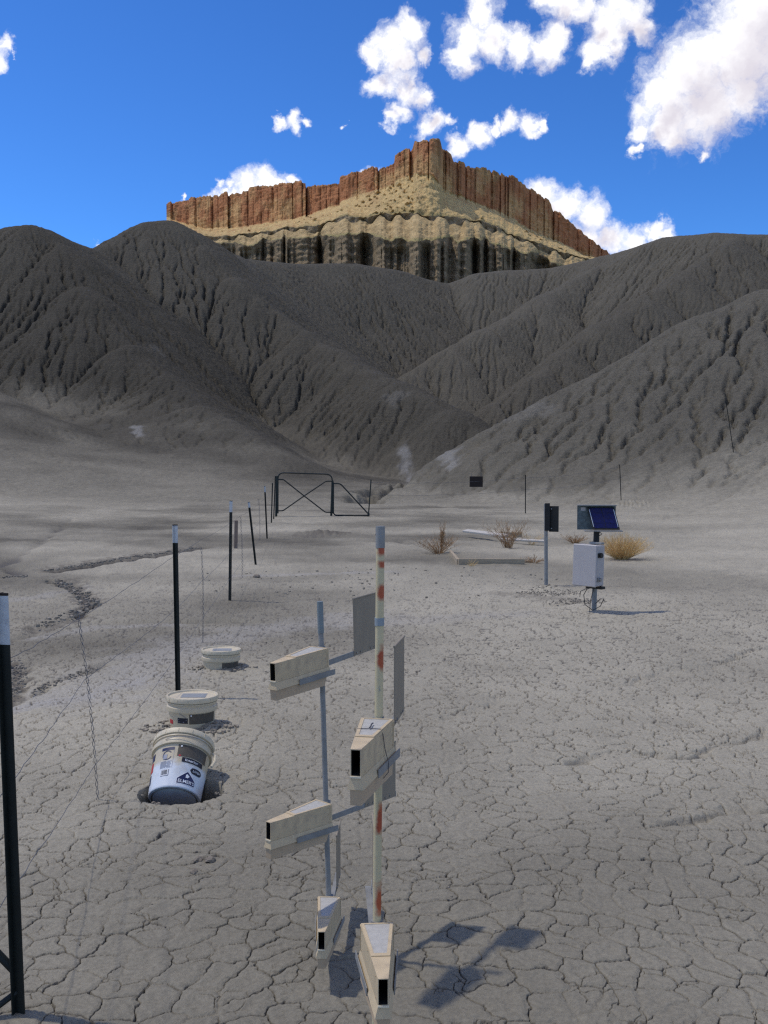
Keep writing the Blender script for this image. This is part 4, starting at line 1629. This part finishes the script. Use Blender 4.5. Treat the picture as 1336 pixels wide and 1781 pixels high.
gtube([(580, 841), (580, 896), (641, 896.5)], GR, 'frame', t, gl, 6)
a, b = gp(640.5, 902, gd), gp(645.5, 834, gd)
a.z = gz(a.x, a.y) - .1
o = MB().tube([Vector((0, 0, 0)), (b - a) * .15], 0.04, 8).tube([(b - a) * .1, b - a], 0.022, 8).build('panel_post', M_GATE, None, True)
o.location = a
tag(o, 'thin leaning dark post at the right end of the gate panel', 'fence post')
panel_top = b

# ================================================================== far fence on the right with a hanging sign
FAR = [((913.5, 826), (913.5, 893), 'thin dark post standing on the flat beyond the solar panel', 0.045), ((1077.5, 808), (1080, 870), 'thin dark post where the right slope begins', 0.055),
       ((1262.5, 698), (1275.5, 786), 'thin leaning post high on the right hillside', 0.07)]
fb = []
for tp, bp, lab, w in FAR:
    b = on(*bp)
    tv = P(tp[0], tp[1], b.y)
    fence_post(b, tv, lab, 'far posts of the right fence', tip=0, studs=False, w=w)
    fb.append((b, tv))
for k, f in enumerate((0.93, 0.62)):
    q = [panel_top.lerp(a, 1 - f)] + [b.lerp(tv, f) for b, tv in fb]
    m = MB().tube(wire_path(q, 20, 0.10, 31 + k, 0.01), 0.004, 4)
    tag(m.build('fence_wire', M_WIRE, None, True), ('upper' if k == 0 else 'lower') + ' wire of the far fence from the gate panel to the hillside', 'fence wire', 'wires of the far fence')
f = (828 - 645) / (913 - 645)
sy = panel_top.y + (fb[0][1].y - panel_top.y) * f
sa, sb_ = P(817, 828.5, sy), P(840, 847, sy)
m = MB().box(((sa.x + sb_.x) / 2, sy + .02, (sa.z + sb_.z) / 2), (sb_.x - sa.x, 0.006, sa.z - sb_.z), bev=0.002)
t = thing('sign_board', 'small dark rectangular sign back hanging on the far fence', 'sign', ((sa.x + sb_.x) / 2, sy, sb_.z))
m.v = [tuple(Vector(p) - t.location) for p in m.v]
m.build('plate', M_RUSTSIGN, t)
for sx in (-.18, .18):
    MB().tube([(sx, 0.02, .36), (sx, .01, .52)], 0.004, 5).build('hanger', M_WIRE, t)

# ================================================================== pole with a black board
b = on(950, 1017)
tv = P(949.5, 875, b.y)
k = 1 / F * b.y                                                    # metres per photo pixel here
t = thing('board_pole', 'galvanised pole carrying a dark narrow board, left of the solar panel', 'sign pole', b)
d = tv - b
MB().tube([(0, 0, -.1), d * 0.99], 0.028, 14).build('pole', M_GALV, t, True)
m = MB().box((0.004, -0.034, d.z - 24 * k), (9 * k, 0.02, 48 * k), Matrix.Rotation(R(4), 3, 'Z'), bev=.004)
m.build('edge_plate', M_BLACK, t)
m = MB().box((12.4 * k, -0.012, d.z - 27.5 * k), (17 * k, 0.012, 45 * k), Matrix.Rotation(R(-22), 3, 'Z'), bev=.004)
pl = m.build('board', M_BLACK, t)
for q in (10, 44):
    MB().tube([(8 * k, -.04, d.z - q * k), (8 * k, .02, d.z - q * k)], .008, 6).build('bolt', M_DULLMETAL, pl)

# ================================================================== solar powered logger
b = on(1033, 1062)
k = b.y / F
sp_ = thing('solar_pole', 'galvanised pole carrying the grey cabinet and solar panel', 'pole', b)
zt = P(1036, 925, b.y).z - b.z
MB().tube([(0, 0, -.1), (0.012, 0, zt * .5), (0.024, 0, zt + .02)], 0.029, 16).build('pole', M_GALV, sp_, True)
MB().tube([(0.02, -.002, zt - .12), (0.024, -.002, zt - .0)], 0.034, 14).build('collar', M_BLACK, sp_, True)
# cabinet: front faces left of the camera, right side with two latches
cb_b, cb_t = P(1017, 1016, b.y).z - b.z, P(1017, 946, b.y).z - b.z
H = cb_t - cb_b
t = thing('logger_cabinet', 'pale grey locked cabinet on the solar pole', 'equipment box', b + Vector((-0.085, -0.10, cb_b)), (R(-1), R(1), R(-42)))
W, Dp = 0.295, 0.165
MB().box((0, 0, H / 2), (W, Dp, H), bev=0.008).build('case', M_ENCL, t)
dr = MB().box((0, -Dp / 2 - 0.0135, H / 2), (W + .012, 0.026, H + .012), bev=0.009).build('door', M_ENCL, t)
for zz, sz in ((H * .76, 0.030), (H * .17, 0.022)):
    m = MB().box((W / 2 + .008, -Dp / 2 + .03, zz), (.016, .045, .05), bev=.004).tube([(W / 2 + .012, -.035, zz), (W / 2 + .034, -.035, zz)], sz, 10)
    m.build('latch', M_BLACK if sz > .025 else M_DULLMETAL, t)
MB().box((0.05, Dp / 2 - .02, H + .018), (.16, .07, .024), bev=.003).build('top_bracket', M_GALV, t)
MB().box((0.06, Dp / 2 - .03, -.022), (.21, .085, .03), bev=.003).build('bottom_bracket', M_BLACK, t)
m = MB()
c0 = Vector((.02, .02, -.03))
m.tube([c0, c0 + Vector((-.05, 0, -.02)), c0 + Vector((-.09, 0, -.09)), c0 + Vector((-.07, 0, -.2)), c0 + Vector((.02, .02, -.26)), c0 + Vector((.12, .02, -.2)), c0 + Vector((.16, .02, -.11)), c0 + Vector((.11, .03, -.12)), c0 + Vector((.05, .03, -.18))], .0045, 6)
m.tube([c0 + Vector((-.03, 0, 0)), c0 + Vector((-.12, -.02, -.05)), c0 + Vector((-.13, -.02, -.12))], .004, 6)
m.tube([c0 + Vector((.03, .02, -.0)), c0 + Vector((.0, .0, -.15)), c0 + Vector((.0, -.01, -.27)), c0 + Vector((.03, 0, -.36))], .004, 6)
m.build('cables', M_CABLE, t, True)
# panel
pz = P(1036, 924, b.y).z
t = thing('solar_charger', 'blue solar panel tilted on a galvanised bracket atop the pole', 'solar panel', Vector((b.x + .024, b.y, pz)), (0, 0, R(-6)))
MB().box((0.07, -0.05, 0.008), (0.43, 0.12, 0.012), bev=.002).build('shelf', M_GALV, t)
MB().box((0.003, 0.062, 0.155), (0.44, 0.006, 0.28)).build('back_plate', M_GALV_D, t)
MB().box((0.003, 0.03, 0.300), (0.445, 0.085, 0.012), bev=.002).build('top_flange', M_GALV, t)
rx = Matrix.Rotation(R(-24), 3, 'X') @ Matrix.Rotation(R(0), 3, 'Y')
pc = Vector((0.075, -0.018, 0.150))


def pnl(m):
    m.v = [tuple(rx @ Matrix(((1, -0.0, 0.0), (0, 1, 0), (0, 0, 1))) @ Vector(p) + pc) for p in m.v]
    return m


sk = -0.20                                                        # the panel hangs askew, its foot to the right


def shear(m):
    m.v = [(p[0] + sk * p[2], p[1], p[2]) for p in m.v]
    return m


pf = pnl(shear(MB().box((0, 0, 0), (0.305, 0.018, 0.275), bev=.003))).build('panel_frame', M_BLACK, t)
for i in range(4):
    for j in range(2):
        pnl(shear(MB().box((-0.066 + 0.132 * j, -0.0100, 0.094 - i * 0.0625), (0.126, 0.003, 0.0585)))).build('solar_cell', M_CELL, pf)
for sx in (-0.138, 0.138):
    pnl(shear(MB().box((sx, -.0102, 0.0), (.007, .004, .215)))).build('busbar', M_BUS, pf)
MB().tube([(.03, .0, -.005), (.06, -.01, -.03), (.02, -.01, -.06), (.0, .0, -.1)], .005, 6).build('panel_cable', M_CABLE, t, True)
MB().box((-.15, .055, .255), (.055, .004, .04)).build('white_tag', M_ENCL, t)

# ================================================================== buckets
BH = 0.345
PROF = [(0.1315, 0.0), (0.1345, 0.004), (0.1350, 0.010), (0.1465, 0.238), (0.1470, 0.240), (0.1590, 0.242), (0.1600, 0.248), (0.1595, 0.268), (0.1535, 0.272), (0.1500, 0.276), (0.1510, 0.286),
        (0.1575, 0.288), (0.1575, 0.294), (0.1510, 0.297), (0.1520, 0.316)]


def body_r(z):
    return 0.1350 + (0.1465 - 0.1350) * (z - 0.010) / 0.228


def wrap(pts2, eps=0.0012, a0=0.0):
    """(s, z) on the pail skin -> xyz ; s metres along the skin, measured from angle a0 (0 faces -Y)"""
    out = []
    for s_, z in pts2:
        r = body_r(z) + eps
        a = a0 + s_ / 0.142
        out.append((r * math.sin(a), -r * math.cos(a), z))
    return out


def patch(name, mat, parent, a0, s0, s1, z0, z1, eps=0.0012, clip=None):
    n = max(2, int((s1 - s0) / 0.008))
    m = MB()
    vs = []
    for i in range(n + 1):
        s_ = s0 + (s1 - s0) * i / n
        zz0, zz1 = (z0, z1) if clip is None else clip((s_ - s0) / (s1 - s0), z0, z1)
        vs += [(s_, zz0), (s_, zz1)]
    m.add(wrap(vs, eps, a0), [(2 * i, 2 * i + 2, 2 * i + 3, 2 * i + 1) for i in range(n)])
    return m.build(name, mat, parent, True)


def text_patch(name, body, mat, parent, a0, s0, z0, size, eps=0.0022, shear_=0.0, width=None, tilt=0.0):
    cu = bpy.data.curves.new('t', 'FONT')
    cu.body = body
    cu.size = size
    cu.shear = shear_
    cu.offset = size * 0.012
    cu.resolution_u = 3
    ob = bpy.data.objects.new('t', cu)
    COL.objects.link(ob)
    dg = bpy.context.evaluated_depsgraph_get()
    me = bpy.data.meshes.new_from_object(ob.evaluated_get(dg))
    bpy.data.objects.remove(ob)
    xs = [v.co.x for v in me.vertices]
    k = 1.0 if width is None else width / max(xs)
    v2 = [(s0 + v.co.x * k, z0 + v.co.y + tilt * v.co.x * k) for v in me.vertices]
    m = MB().add(wrap(v2, eps, a0), [tuple(p.vertices) for p in me.polygons])
    bpy.data.meshes.remove(me)
    return m.build(name, mat, parent)


def make_bucket(label, stain, open_rim=False):
    t = thing('plastic_bucket', label, 'bucket', group='white plastic buckets set in the mud')
    mt = bucket_material('pail plastic', stain)
    MB().lathe(PROF, 64, cap=False).add([(0, 0, 0.006)] + [(0.1315 * math.cos(2 * math.pi * j / 64), 0.1315 * math.sin(2 * math.pi * j / 64), 0.0) for j in range(64)],
                                          [(0, (j + 1) % 64 + 1, j + 1) for j in range(64)]).build('body', mt, t, True)
    lid = MB().lathe([(0.1535, 0.299), (0.1625, 0.301), (0.1635, 0.306), (0.1635, 0.326), (0.1615, 0.331), (0.1560, 0.332), (0.1510, 0.330), (0.1490, 0.322), (0.147, 0.3195), (0.0, 0.3195)], 64, cap=False).build('lid', M_LID, t, True)
    m = MB()
    for q in range(14):
        a = 2 * math.pi * q / 14 + .2
        m.box((0.1640 * math.cos(a), 0.1640 * math.sin(a), 0.3155), (.003, .0035, .018), Matrix.Rotation(a, 3, 'Z'))
    m.build('lid_tabs', M_LID, lid)
    return t, lid


# the tipped one in front
tip_o = P(303, 1391, 4.97)
axis = Vector((0.012, 0.735, 0.665)).normalized()
bk, lid = make_bucket('white bucket tipped over in its hole, printed with dark labels', 0.135)
zax = axis
xax = Vector((1, 0, 0))
xax = (xax - zax * xax.dot(zax)).normalized()
yax = zax.cross(xax)
bk.location = tip_o
bk.rotation_euler = Matrix((xax, yax, zax)).transposed().to_euler()
# underside ribs, grey
MB().lathe([(0.112, -0.0008), (0.116, -0.004), (0.120, -0.0008)], 48, cap=False).build('base_ring', bpy.data.materials['dull steel'], bk, True)
A = 0.0
sl_ = patch('brown_sticker', M_BROWNLAB, bk, A, 0.008, 0.180, 0.170, 0.236)
patch('red_mark', M_RED, sl_, A, 0.016, 0.028, 0.169, 0.177, 0.0024)
MB().tube(wrap([(0.024, 0.226)], 0.0005) + wrap([(0.024, 0.226)], 0.004), 0.0045, 10).build('sticker_rivet', M_WHITE, sl_)
bn = patch('banner', M_INK, bk, A, 0.036, 0.160, 0.140, 0.166, 0.0016)
text_patch('banner_text', 'Interior', M_WHITE, bn, A, 0.052, 0.146, 0.019, width=0.075, eps=0.0032)
ov = patch('oval_mark', M_INK, bk, A, 0.090, 0.165, 0.088, 0.122, 0.0014, clip=lambda f, a, b: ((a + b) / 2 - (b - a) / 2 * math.sqrt(max(0.02, 1 - (2 * f - 1) ** 4)), (a + b) / 2 + (b - a) / 2 * math.sqrt(max(0.02, 1 - (2 * f - 1) ** 4))))
text_patch('oval_text', 'LATEX', M_WHITE, ov, A, 0.103, 0.099, 0.016, width=0.05, shear_=.2, eps=0.0030)
lg = patch('logo', M_NAVY, bk, A, 0.028, 0.130, 0.022, 0.048, 0.0014, clip=lambda f, a, b: (a, b + 0.043 * (1 - abs(2 * f - 1))))
patch('logo_outline', M_WHITE, lg, A, 0.025, 0.133, 0.019, 0.051, 0.0008, clip=lambda f, a, b: (a, b + 0.044 * (1 - abs(2 * f - 1))))
text_patch('logo_text', "ELMER'S", M_WHITE, lg, A, 0.033, 0.027, 0.024, width=0.092, eps=0.0032)
# pale animal-head shaped blot above the lettering
vs = wrap([(0.079 + 0.0095 * math.cos(a) * (1 + .25 * math.cos(3 * a)), 0.0655 + 0.0100 * math.sin(a) * (1 + .2 * math.sin(5 * a))) for a in [2 * math.pi * i / 20 for i in range(20)]], 0.0030)
MB().add(vs, [tuple(range(20))]).build('logo_emblem', M_WHITE, lg)
# small-print column with barcode
cp = patch('small_print_border', M_GREYINK, bk, A, -0.0105, -0.0092, 0.105, 0.215, 0.0012)
patch('heading_bar', M_NAVY, bk, A, -0.080, -0.010, 0.206, 0.221, 0.0014)
vs = wrap([(-0.045 + r_ * math.cos(a), 0.177 + r_ * math.sin(a)) for r_ in (0.0215, 0.0265) for a in [2 * math.pi * i / 32 + .6 for i in range(28)]], 0.0014)
MB().add(vs, [(i, i + 1, 28 + i + 1, 28 + i) for i in range(27)]).build('round_mark', M_NAVY, bk)
patch('hand_mark', M_GREYINK, bk, A, -0.066, -0.044, 0.156, 0.182, 0.0018)
m = MB()
for i in range(7):
    z = 0.141 - i * 0.0058
    for s0, s1 in ((-0.079, -0.045 + 0.004 * ((i * 7) % 3)), (-0.040, -0.016 - 0.003 * ((i * 5) % 3))):
        nn = 4
        pts = []
        for q in range(nn + 1):
            s_ = s0 + (s1 - s0) * q / nn
            pts += [(s_, z), (s_, z + 0.0028)]
        m.add(wrap(pts, 0.0014), [(2 * q, 2 * q + 2, 2 * q + 3, 2 * q + 1) for q in range(nn)])
m.build('small_print', M_GREYINK, bk)
bc = patch('barcode_frame', M_NAVY, bk, A, -0.067, -0.022, 0.060, 0.096, 0.0010)
patch('barcode_field', M_WHITE, bc, A, -0.0655, -0.0245, 0.0620, 0.0945, 0.0016)
m = MB()
rr = random.Random(4)
s_ = -0.063
while s_ < -0.028:
    w = rr.choice((0.0008, 0.0012, 0.0018))
    m.add(wrap([(s_, 0.066), (s_ + w, 0.066), (s_ + w, 0.092), (s_, 0.092)], 0.0022), [(0, 1, 2, 3)])
    s_ += w + rr.choice((0.0008, 0.0012, 0.0016))
m.build('barcode_bars', M_INK, bc)
patch('side_print', M_RED, bk, R(-62), -0.03, 0.012, 0.11, 0.165, 0.0014)
patch('side_print', M_NAVY, bk, R(-66), -0.04, 0.012, 0.045, 0.098, 0.0014)
patch('side_print', M_NAVY, bk, R(-62), -0.03, 0.018, 0.175, 0.215, 0.0014)
# wire handle along the skirt with its grip hanging at the right
hp = []
for i in range(15):
    a = R(-24 + 120 * i / 14)
    rr_ = 0.1635 + 0.012 * math.sin(i / 14 * math.pi)
    hp.append((rr_ * math.sin(a), -rr_ * math.cos(a), 0.262 + 0.012 * math.sin(i / 14 * math.pi)))
MB().tube(hp, 0.0016, 6).build('handle_wire', M_DULLMETAL, bk, True)
MB().tube([(0.162, -.02, .262), (0.182, -.035, .235), (0.190, -.055, .190), (0.180, -.07, .15)], [.004, .008, .008, .007], 8).build('handle_grip', M_LID, bk, True)


def upright(px, base_px, label, bury, stain, rz, k=1.0):
    g = on(px, base_px)
    o, l = make_bucket(label, stain)
    o.location = g + Vector((0, 0.13, -bury))
    o.location.z = gz(g.x, g.y + .13) - bury
    o.rotation_euler = (R(-1.5), R(1.0), rz)
    lp = MB().box((0.008, 0.015, 0.3205), (0.155, 0.125, 0.0016)).build('lid_sticker', M_LABGREY, l)
    lp.rotation_euler = (0, 0, 0)
    return o


u2 = upright(326, 1271, 'white lidded bucket standing upright behind the tipped one', 0.145, 0.10, R(4))
sl2 = patch('brown_sticker', M_BROWNLAB, u2, 0, 0.0, 0.185, 0.172, 0.234)
MB().tube(wrap([(0.012, 0.226)], 0.0005) + wrap([(0.012, 0.226)], 0.004), 0.0045, 10).build('sticker_rivet', M_WHITE, sl2)
bn2 = patch('dark_label', M_INK, u2, 0, -0.075, -0.008, 0.176, 0.210)
MB().add(wrap([(-0.070, 0.198), (-0.015, 0.198), (-0.015, 0.2005), (-0.070, 0.2005)], .0022) + wrap([(-0.070, 0.184), (-0.03, 0.184), (-0.03, 0.1865), (-0.070, 0.1865)], .0022), [(0, 1, 2, 3), (4, 5, 6, 7)]).build('label_print', M_GREYINK, bn2)
patch('red_mark', M_RED, u2, R(-55), -0.02, 0.02, 0.165, 0.19)
MB().tube(wrap([(-0.062, 0.236), (-0.04, 0.226), (-0.02, 0.212)], .004), 0.0015, 6).build('handle_wire', M_DULLMETAL, u2)
u1 = upright(379, 1164, 'farthest white bucket buried to just below its lid', 0.205, 0.10, R(8))
patch('brown_sticker', M_BROWNLAB, u1, 0, 0.012, 0.18, 0.190, 0.234)

# ================================================================== boards
a, b2_ = on(797, 981), on(912, 981)
t = thing('plank_frame', 'low weathered plank edging around a sunken square', 'plank frame', a)
d = b2_ - a
d.z = 0
ang = math.atan2(d.y, d.x)


def plank(p, q, h, th, name, mat, parent, base, lift=0.0, tiltx=0.0, nseg=1):
    dd = q - p
    c = (p + q) / 2 - base
    m = MB().box((0, 0, 0), (math.hypot(dd.x, dd.y), th, h), bev=0.006)
    o = m.build(name, mat, parent)
    o.location = (c.x, c.y, c.z + lift)
    o.rotation_euler = (tiltx, -math.atan2(dd.z, math.hypot(dd.x, dd.y)), math.atan2(dd.y, dd.x))
    return o


e1_, e2_ = on(784, 964), on(797, 980)
plank(a, b2_, 0.13, 0.05, 'plank', M_WOOD, t, a, 0.03)
plank(e1_, e2_, 0.12, 0.05, 'plank', M_WOOD, t, a, 0.02)
c1_, c2_ = on(912, 978), on(945, 976)
plank(c1_, c2_, 0.05, 0.05, 'plank', M_WOOD, t, a, 0.0)
a, b2_ = on(809, 934), on(882, 944)
t = thing('long_board', 'long bleached white board lying behind the dry shrubs', 'board', a)
plank(a, b2_, 0.05, 0.15, 'board', M_WOOD_W, t, a, 0.16, R(14))
a2, b3 = on(870, 945), on(950, 949)
plank(a2, b3, 0.04, 0.12, 'board', M_WOOD_W, t, a, 0.10, R(10))
MB().box((1.1, 0.10, 0.05), (0.7, 0.12, 0.14), bev=.01).build('support_block', M_WOOD, t)


# ================================================================== dry plants
def shrub(px, py, wpx, hpx, label, name, cat, mat, n, seed, upright_=0.5, thick=0.004, twigs=5, group=None):
    base = on(px, py)
    k = base.y / F
    Wd, Ht = wpx * k / 2, hpx * k
    rr = random.Random(seed)
    t = thing(name, label, cat, base, group=group)
    main, fine = MB(), MB()
    for i in range(n):
        a = rr.uniform(0, 2 * math.pi)
        sp = rr.random() ** 0.75
        dirv = Vector((math.cos(a) * Wd * sp, math.sin(a) * Wd * sp * .8, 0))
        h = Ht * rr.uniform(0.45, 1.05) * (1 - 0.45 * sp * (1 - upright_))
        p0 = Vector((math.cos(a), math.sin(a), 0)) * Wd * 0.16 * rr.random()
        pts = [p0 + dirv * (f ** (0.75 + upright_)) + Vector((rr.uniform(-1, 1) * .012, rr.uniform(-1, 1) * .012, h * f ** 0.9 - .01)) for f in (0, .25, .5, .75, 1)]
        main.tube(pts, [thick, thick * .8, thick * .65, thick * .5, thick * .3], 3, cap=False)
        for q in range(twigs):
            f = rr.uniform(.3, .98)
            i0 = min(3, int(f * 4))
            s = pts[i0].lerp(pts[i0 + 1], f * 4 - i0)
            e = s + Vector((rr.uniform(-1, 1), rr.uniform(-1, 1), rr.uniform(.6, 1.8))) * Ht * 0.09
            fine.tube([s, (s + e) / 2 + Vector((rr.uniform(-1, 1), 0, .2)) * .012, e], thick * .42, 3, cap=False)
    main.build('stems', mat, t)
    if fine.v:
        fine.build('twigs', mat, t)
    return t


GS_ = 'dry brown shrubs on the flat'
shrub(763, 962, 92, 40, 'dry brown shrub at the left of the boards, low with one tall spike', 'dry_shrub', 'shrub', M_STEM, 55, 1, .35, .005, 7, GS_)
shrub(768, 961, 14, 54, 'single tall dry spike rising from the left shrub', 'dry_stalk', 'plant', M_STEM, 14, 2, .9, .007, 12)
shrub(884, 953, 92, 52, 'dry brown shrub standing in front of the long white board', 'dry_shrub', 'shrub', M_STEM, 60, 3, .8, .005, 7, GS_)
shrub(928, 979, 56, 16, 'low flattened dry shrub at the right end of the plank edging', 'dry_shrub', 'shrub', M_STEM, 26, 4, .1, .005, 6, GS_)
shrub(1000, 945, 52, 20, 'small brown shrub peeking out left of the grey cabinet', 'dry_shrub', 'shrub', M_STEM, 44, 5, .4, .006, 6, GS_)
shrub(1082, 973, 104, 52, 'big pale straw coloured bush behind the solar panel', 'straw_bush', 'bush', M_STRAW, 520, 6, .25, .0032, 4)
shrub(925, 947, 60, 28, 'thin pale dry grass left of the dark board', 'dry_grass', 'grass', M_STRAW, 22, 8, .6, .003, 2)
shrub(820, 985, 40, 14, 'sparse straw grass against the front plank', 'dry_grass', 'grass', M_STRAW, 20, 9, .7, .003, 2)

# ================================================================== clods and loose crumbs


def clod(p, s, seed, sq=0.6):
    me = bpy.data.meshes.new('mud_clod')
    import bmesh
    bm = bmesh.new()
    bmesh.ops.create_icosphere(bm, subdivisions=2, radius=1)
    rr = random.Random(seed)
    o_ = rr.uniform(0, 50)
    for v in bm.verts:
        q = v.co
        n = float(perlin(np.array([q.x * 1.3 + o_ + q.z]), np.array([q.y * 1.3 - o_ + q.z * .7]), 700)[0])
        v.co = q * (1 + 0.45 * n)
        v.co.z *= sq
    bm.to_mesh(me)
    bm.free()
    a = me.attributes.new('soil', 'FLOAT_COLOR', 'POINT')
    c = (0.21, 0.18, 0.145, 0.6)
    a.data.foreach_set('color', np.array(c * len(me.vertices), np.float32))
    me.materials.append(M_CLOD)
    o = bpy.data.objects.new('mud_clod', me)
    COL.objects.link(o)
    o.location = p + Vector((0, 0, s * sq * .45))
    o.scale = (s, s, s)
    o.rotation_euler = (0, 0, rr.uniform(0, 6))
    return o


CL = [(345, 1497, .020, 'small mud clod left of the grey pole, left one of a pair'), (366, 1498, .024, 'small mud clod left of the grey pole, right one of a pair'), (338, 1519, .018, 'small grey mud clod nearest the camera, below a pair of clods'),
      (446, 1004, .05, 'dark clod on the flat right of the thin wire stay')]
for i, (px, py, s, lab) in enumerate(CL):
    tag(clod(on(px, py), s, i + 3), lab, 'clod', 'loose mud clods')


def crumbs(name, spots, seed):
    rr = random.Random(seed)
    m = MB()
    for (px, py, rad, n, smin, smax) in spots:
        c = on(px, py)
        for i in range(n):
            a, r_ = rr.uniform(0, 6.283), rad * rr.random() ** .6
            p = Vector((c.x + r_ * math.cos(a), c.y + r_ * math.sin(a) * .8, 0))
            p.z = gz(p.x, p.y)
            s = rr.uniform(smin, smax)
            vs = [p + Vector((rr.uniform(.6, 1) * s * math.cos(b_), rr.uniform(.6, 1) * s * math.sin(b_), z_ * s * rr.uniform(.7, 1.1))) for z_ in (-.2, .75) for b_ in (0.3, 1.8, 3.4, 4.9)]
            m.hexa(vs[:4], vs[4:])
    o = m.build(name, M_CLOD)
    a = o.data.attributes.new('soil', 'FLOAT_COLOR', 'POINT')
    cols = []
    for i in range(len(m.v) // 8):
        g = rr.uniform(.7, 1.1)
        cols += [0.29 * g, 0.255 * g, 0.205 * g, 0.5] * 8
    a.data.foreach_set('color', np.array(cols, np.float32))
    return tag(o, kind='stuff')


crumbs('loose_soil_crumbs', [(285, 1262, .16, 60, .006, .02), (372, 1262, .15, 70, .006, .02), (345, 1162, .1, 20, .008, .02),
                             (412, 1162, .16, 40, .008, .022), (262, 1400, .05, 18, .003, .011), (300, 1410, .07, 22, .003, .009), (350, 1404, .06, 18, .003, .010), (396, 1380, .06, 30, .003, .012), (236, 1384, .04, 14, .003, .011), (955, 1030, .45, 260, .005, .016), (1000, 1046, .4, 110, .006, .018)], 5)

bank = []
for pix, w, n in (([(90, 992), (140, 984), (200, 974), (280, 963), (355, 951)], .16, 90), ([(95, 1011), (128, 1024), (152, 1042), (156, 1054), (120, 1072), (70, 1093)], .14, 70), ([(20, 1004), (48, 1003)], .12, 60), ([(20, 1150), (36, 1165), (28, 1192), (10, 1215)], .08, 50), ([(60, 1204), (110, 1181), (180, 1158)], .06, 50)):
    for (x0, y0), (x1, y1) in zip(pix[:-1], pix[1:]):
        for i in range(4):
            f = i / 4
            bank.append((x0 + (x1 - x0) * f, y0 + (y1 - y0) * f, w, n // 8, .008, .034 if y0 < 1100 else .018))
crumbs('bank_rubble', bank, 21)
crumbs('grit', [(200, 1560, .55, 60, .002, .006), (520, 1500, .7, 90, .002, .007), (900, 1500, .8, 120, .002, .007), (1180, 1640, .6, 60, .002, .006), (1000, 1250, 1.5, 120, .004, .010), (760, 1130, 2.0, 120, .005, .014), (640, 1010, 3.0, 140, .008, .025)], 9)

# pieces too small to pick apart in the photograph stay joined
for o in COL.objects:
    if o.parent is not None and o.name.split('.')[0] in ('studs', 'lid_tabs', 'small_print', 'barcode_bars', 'stems', 'twigs', 'cables', 'label_print', 'rivets', 'logo_text', 'banner_text', 'oval_text'):
        o['kind'] = 'stuff'
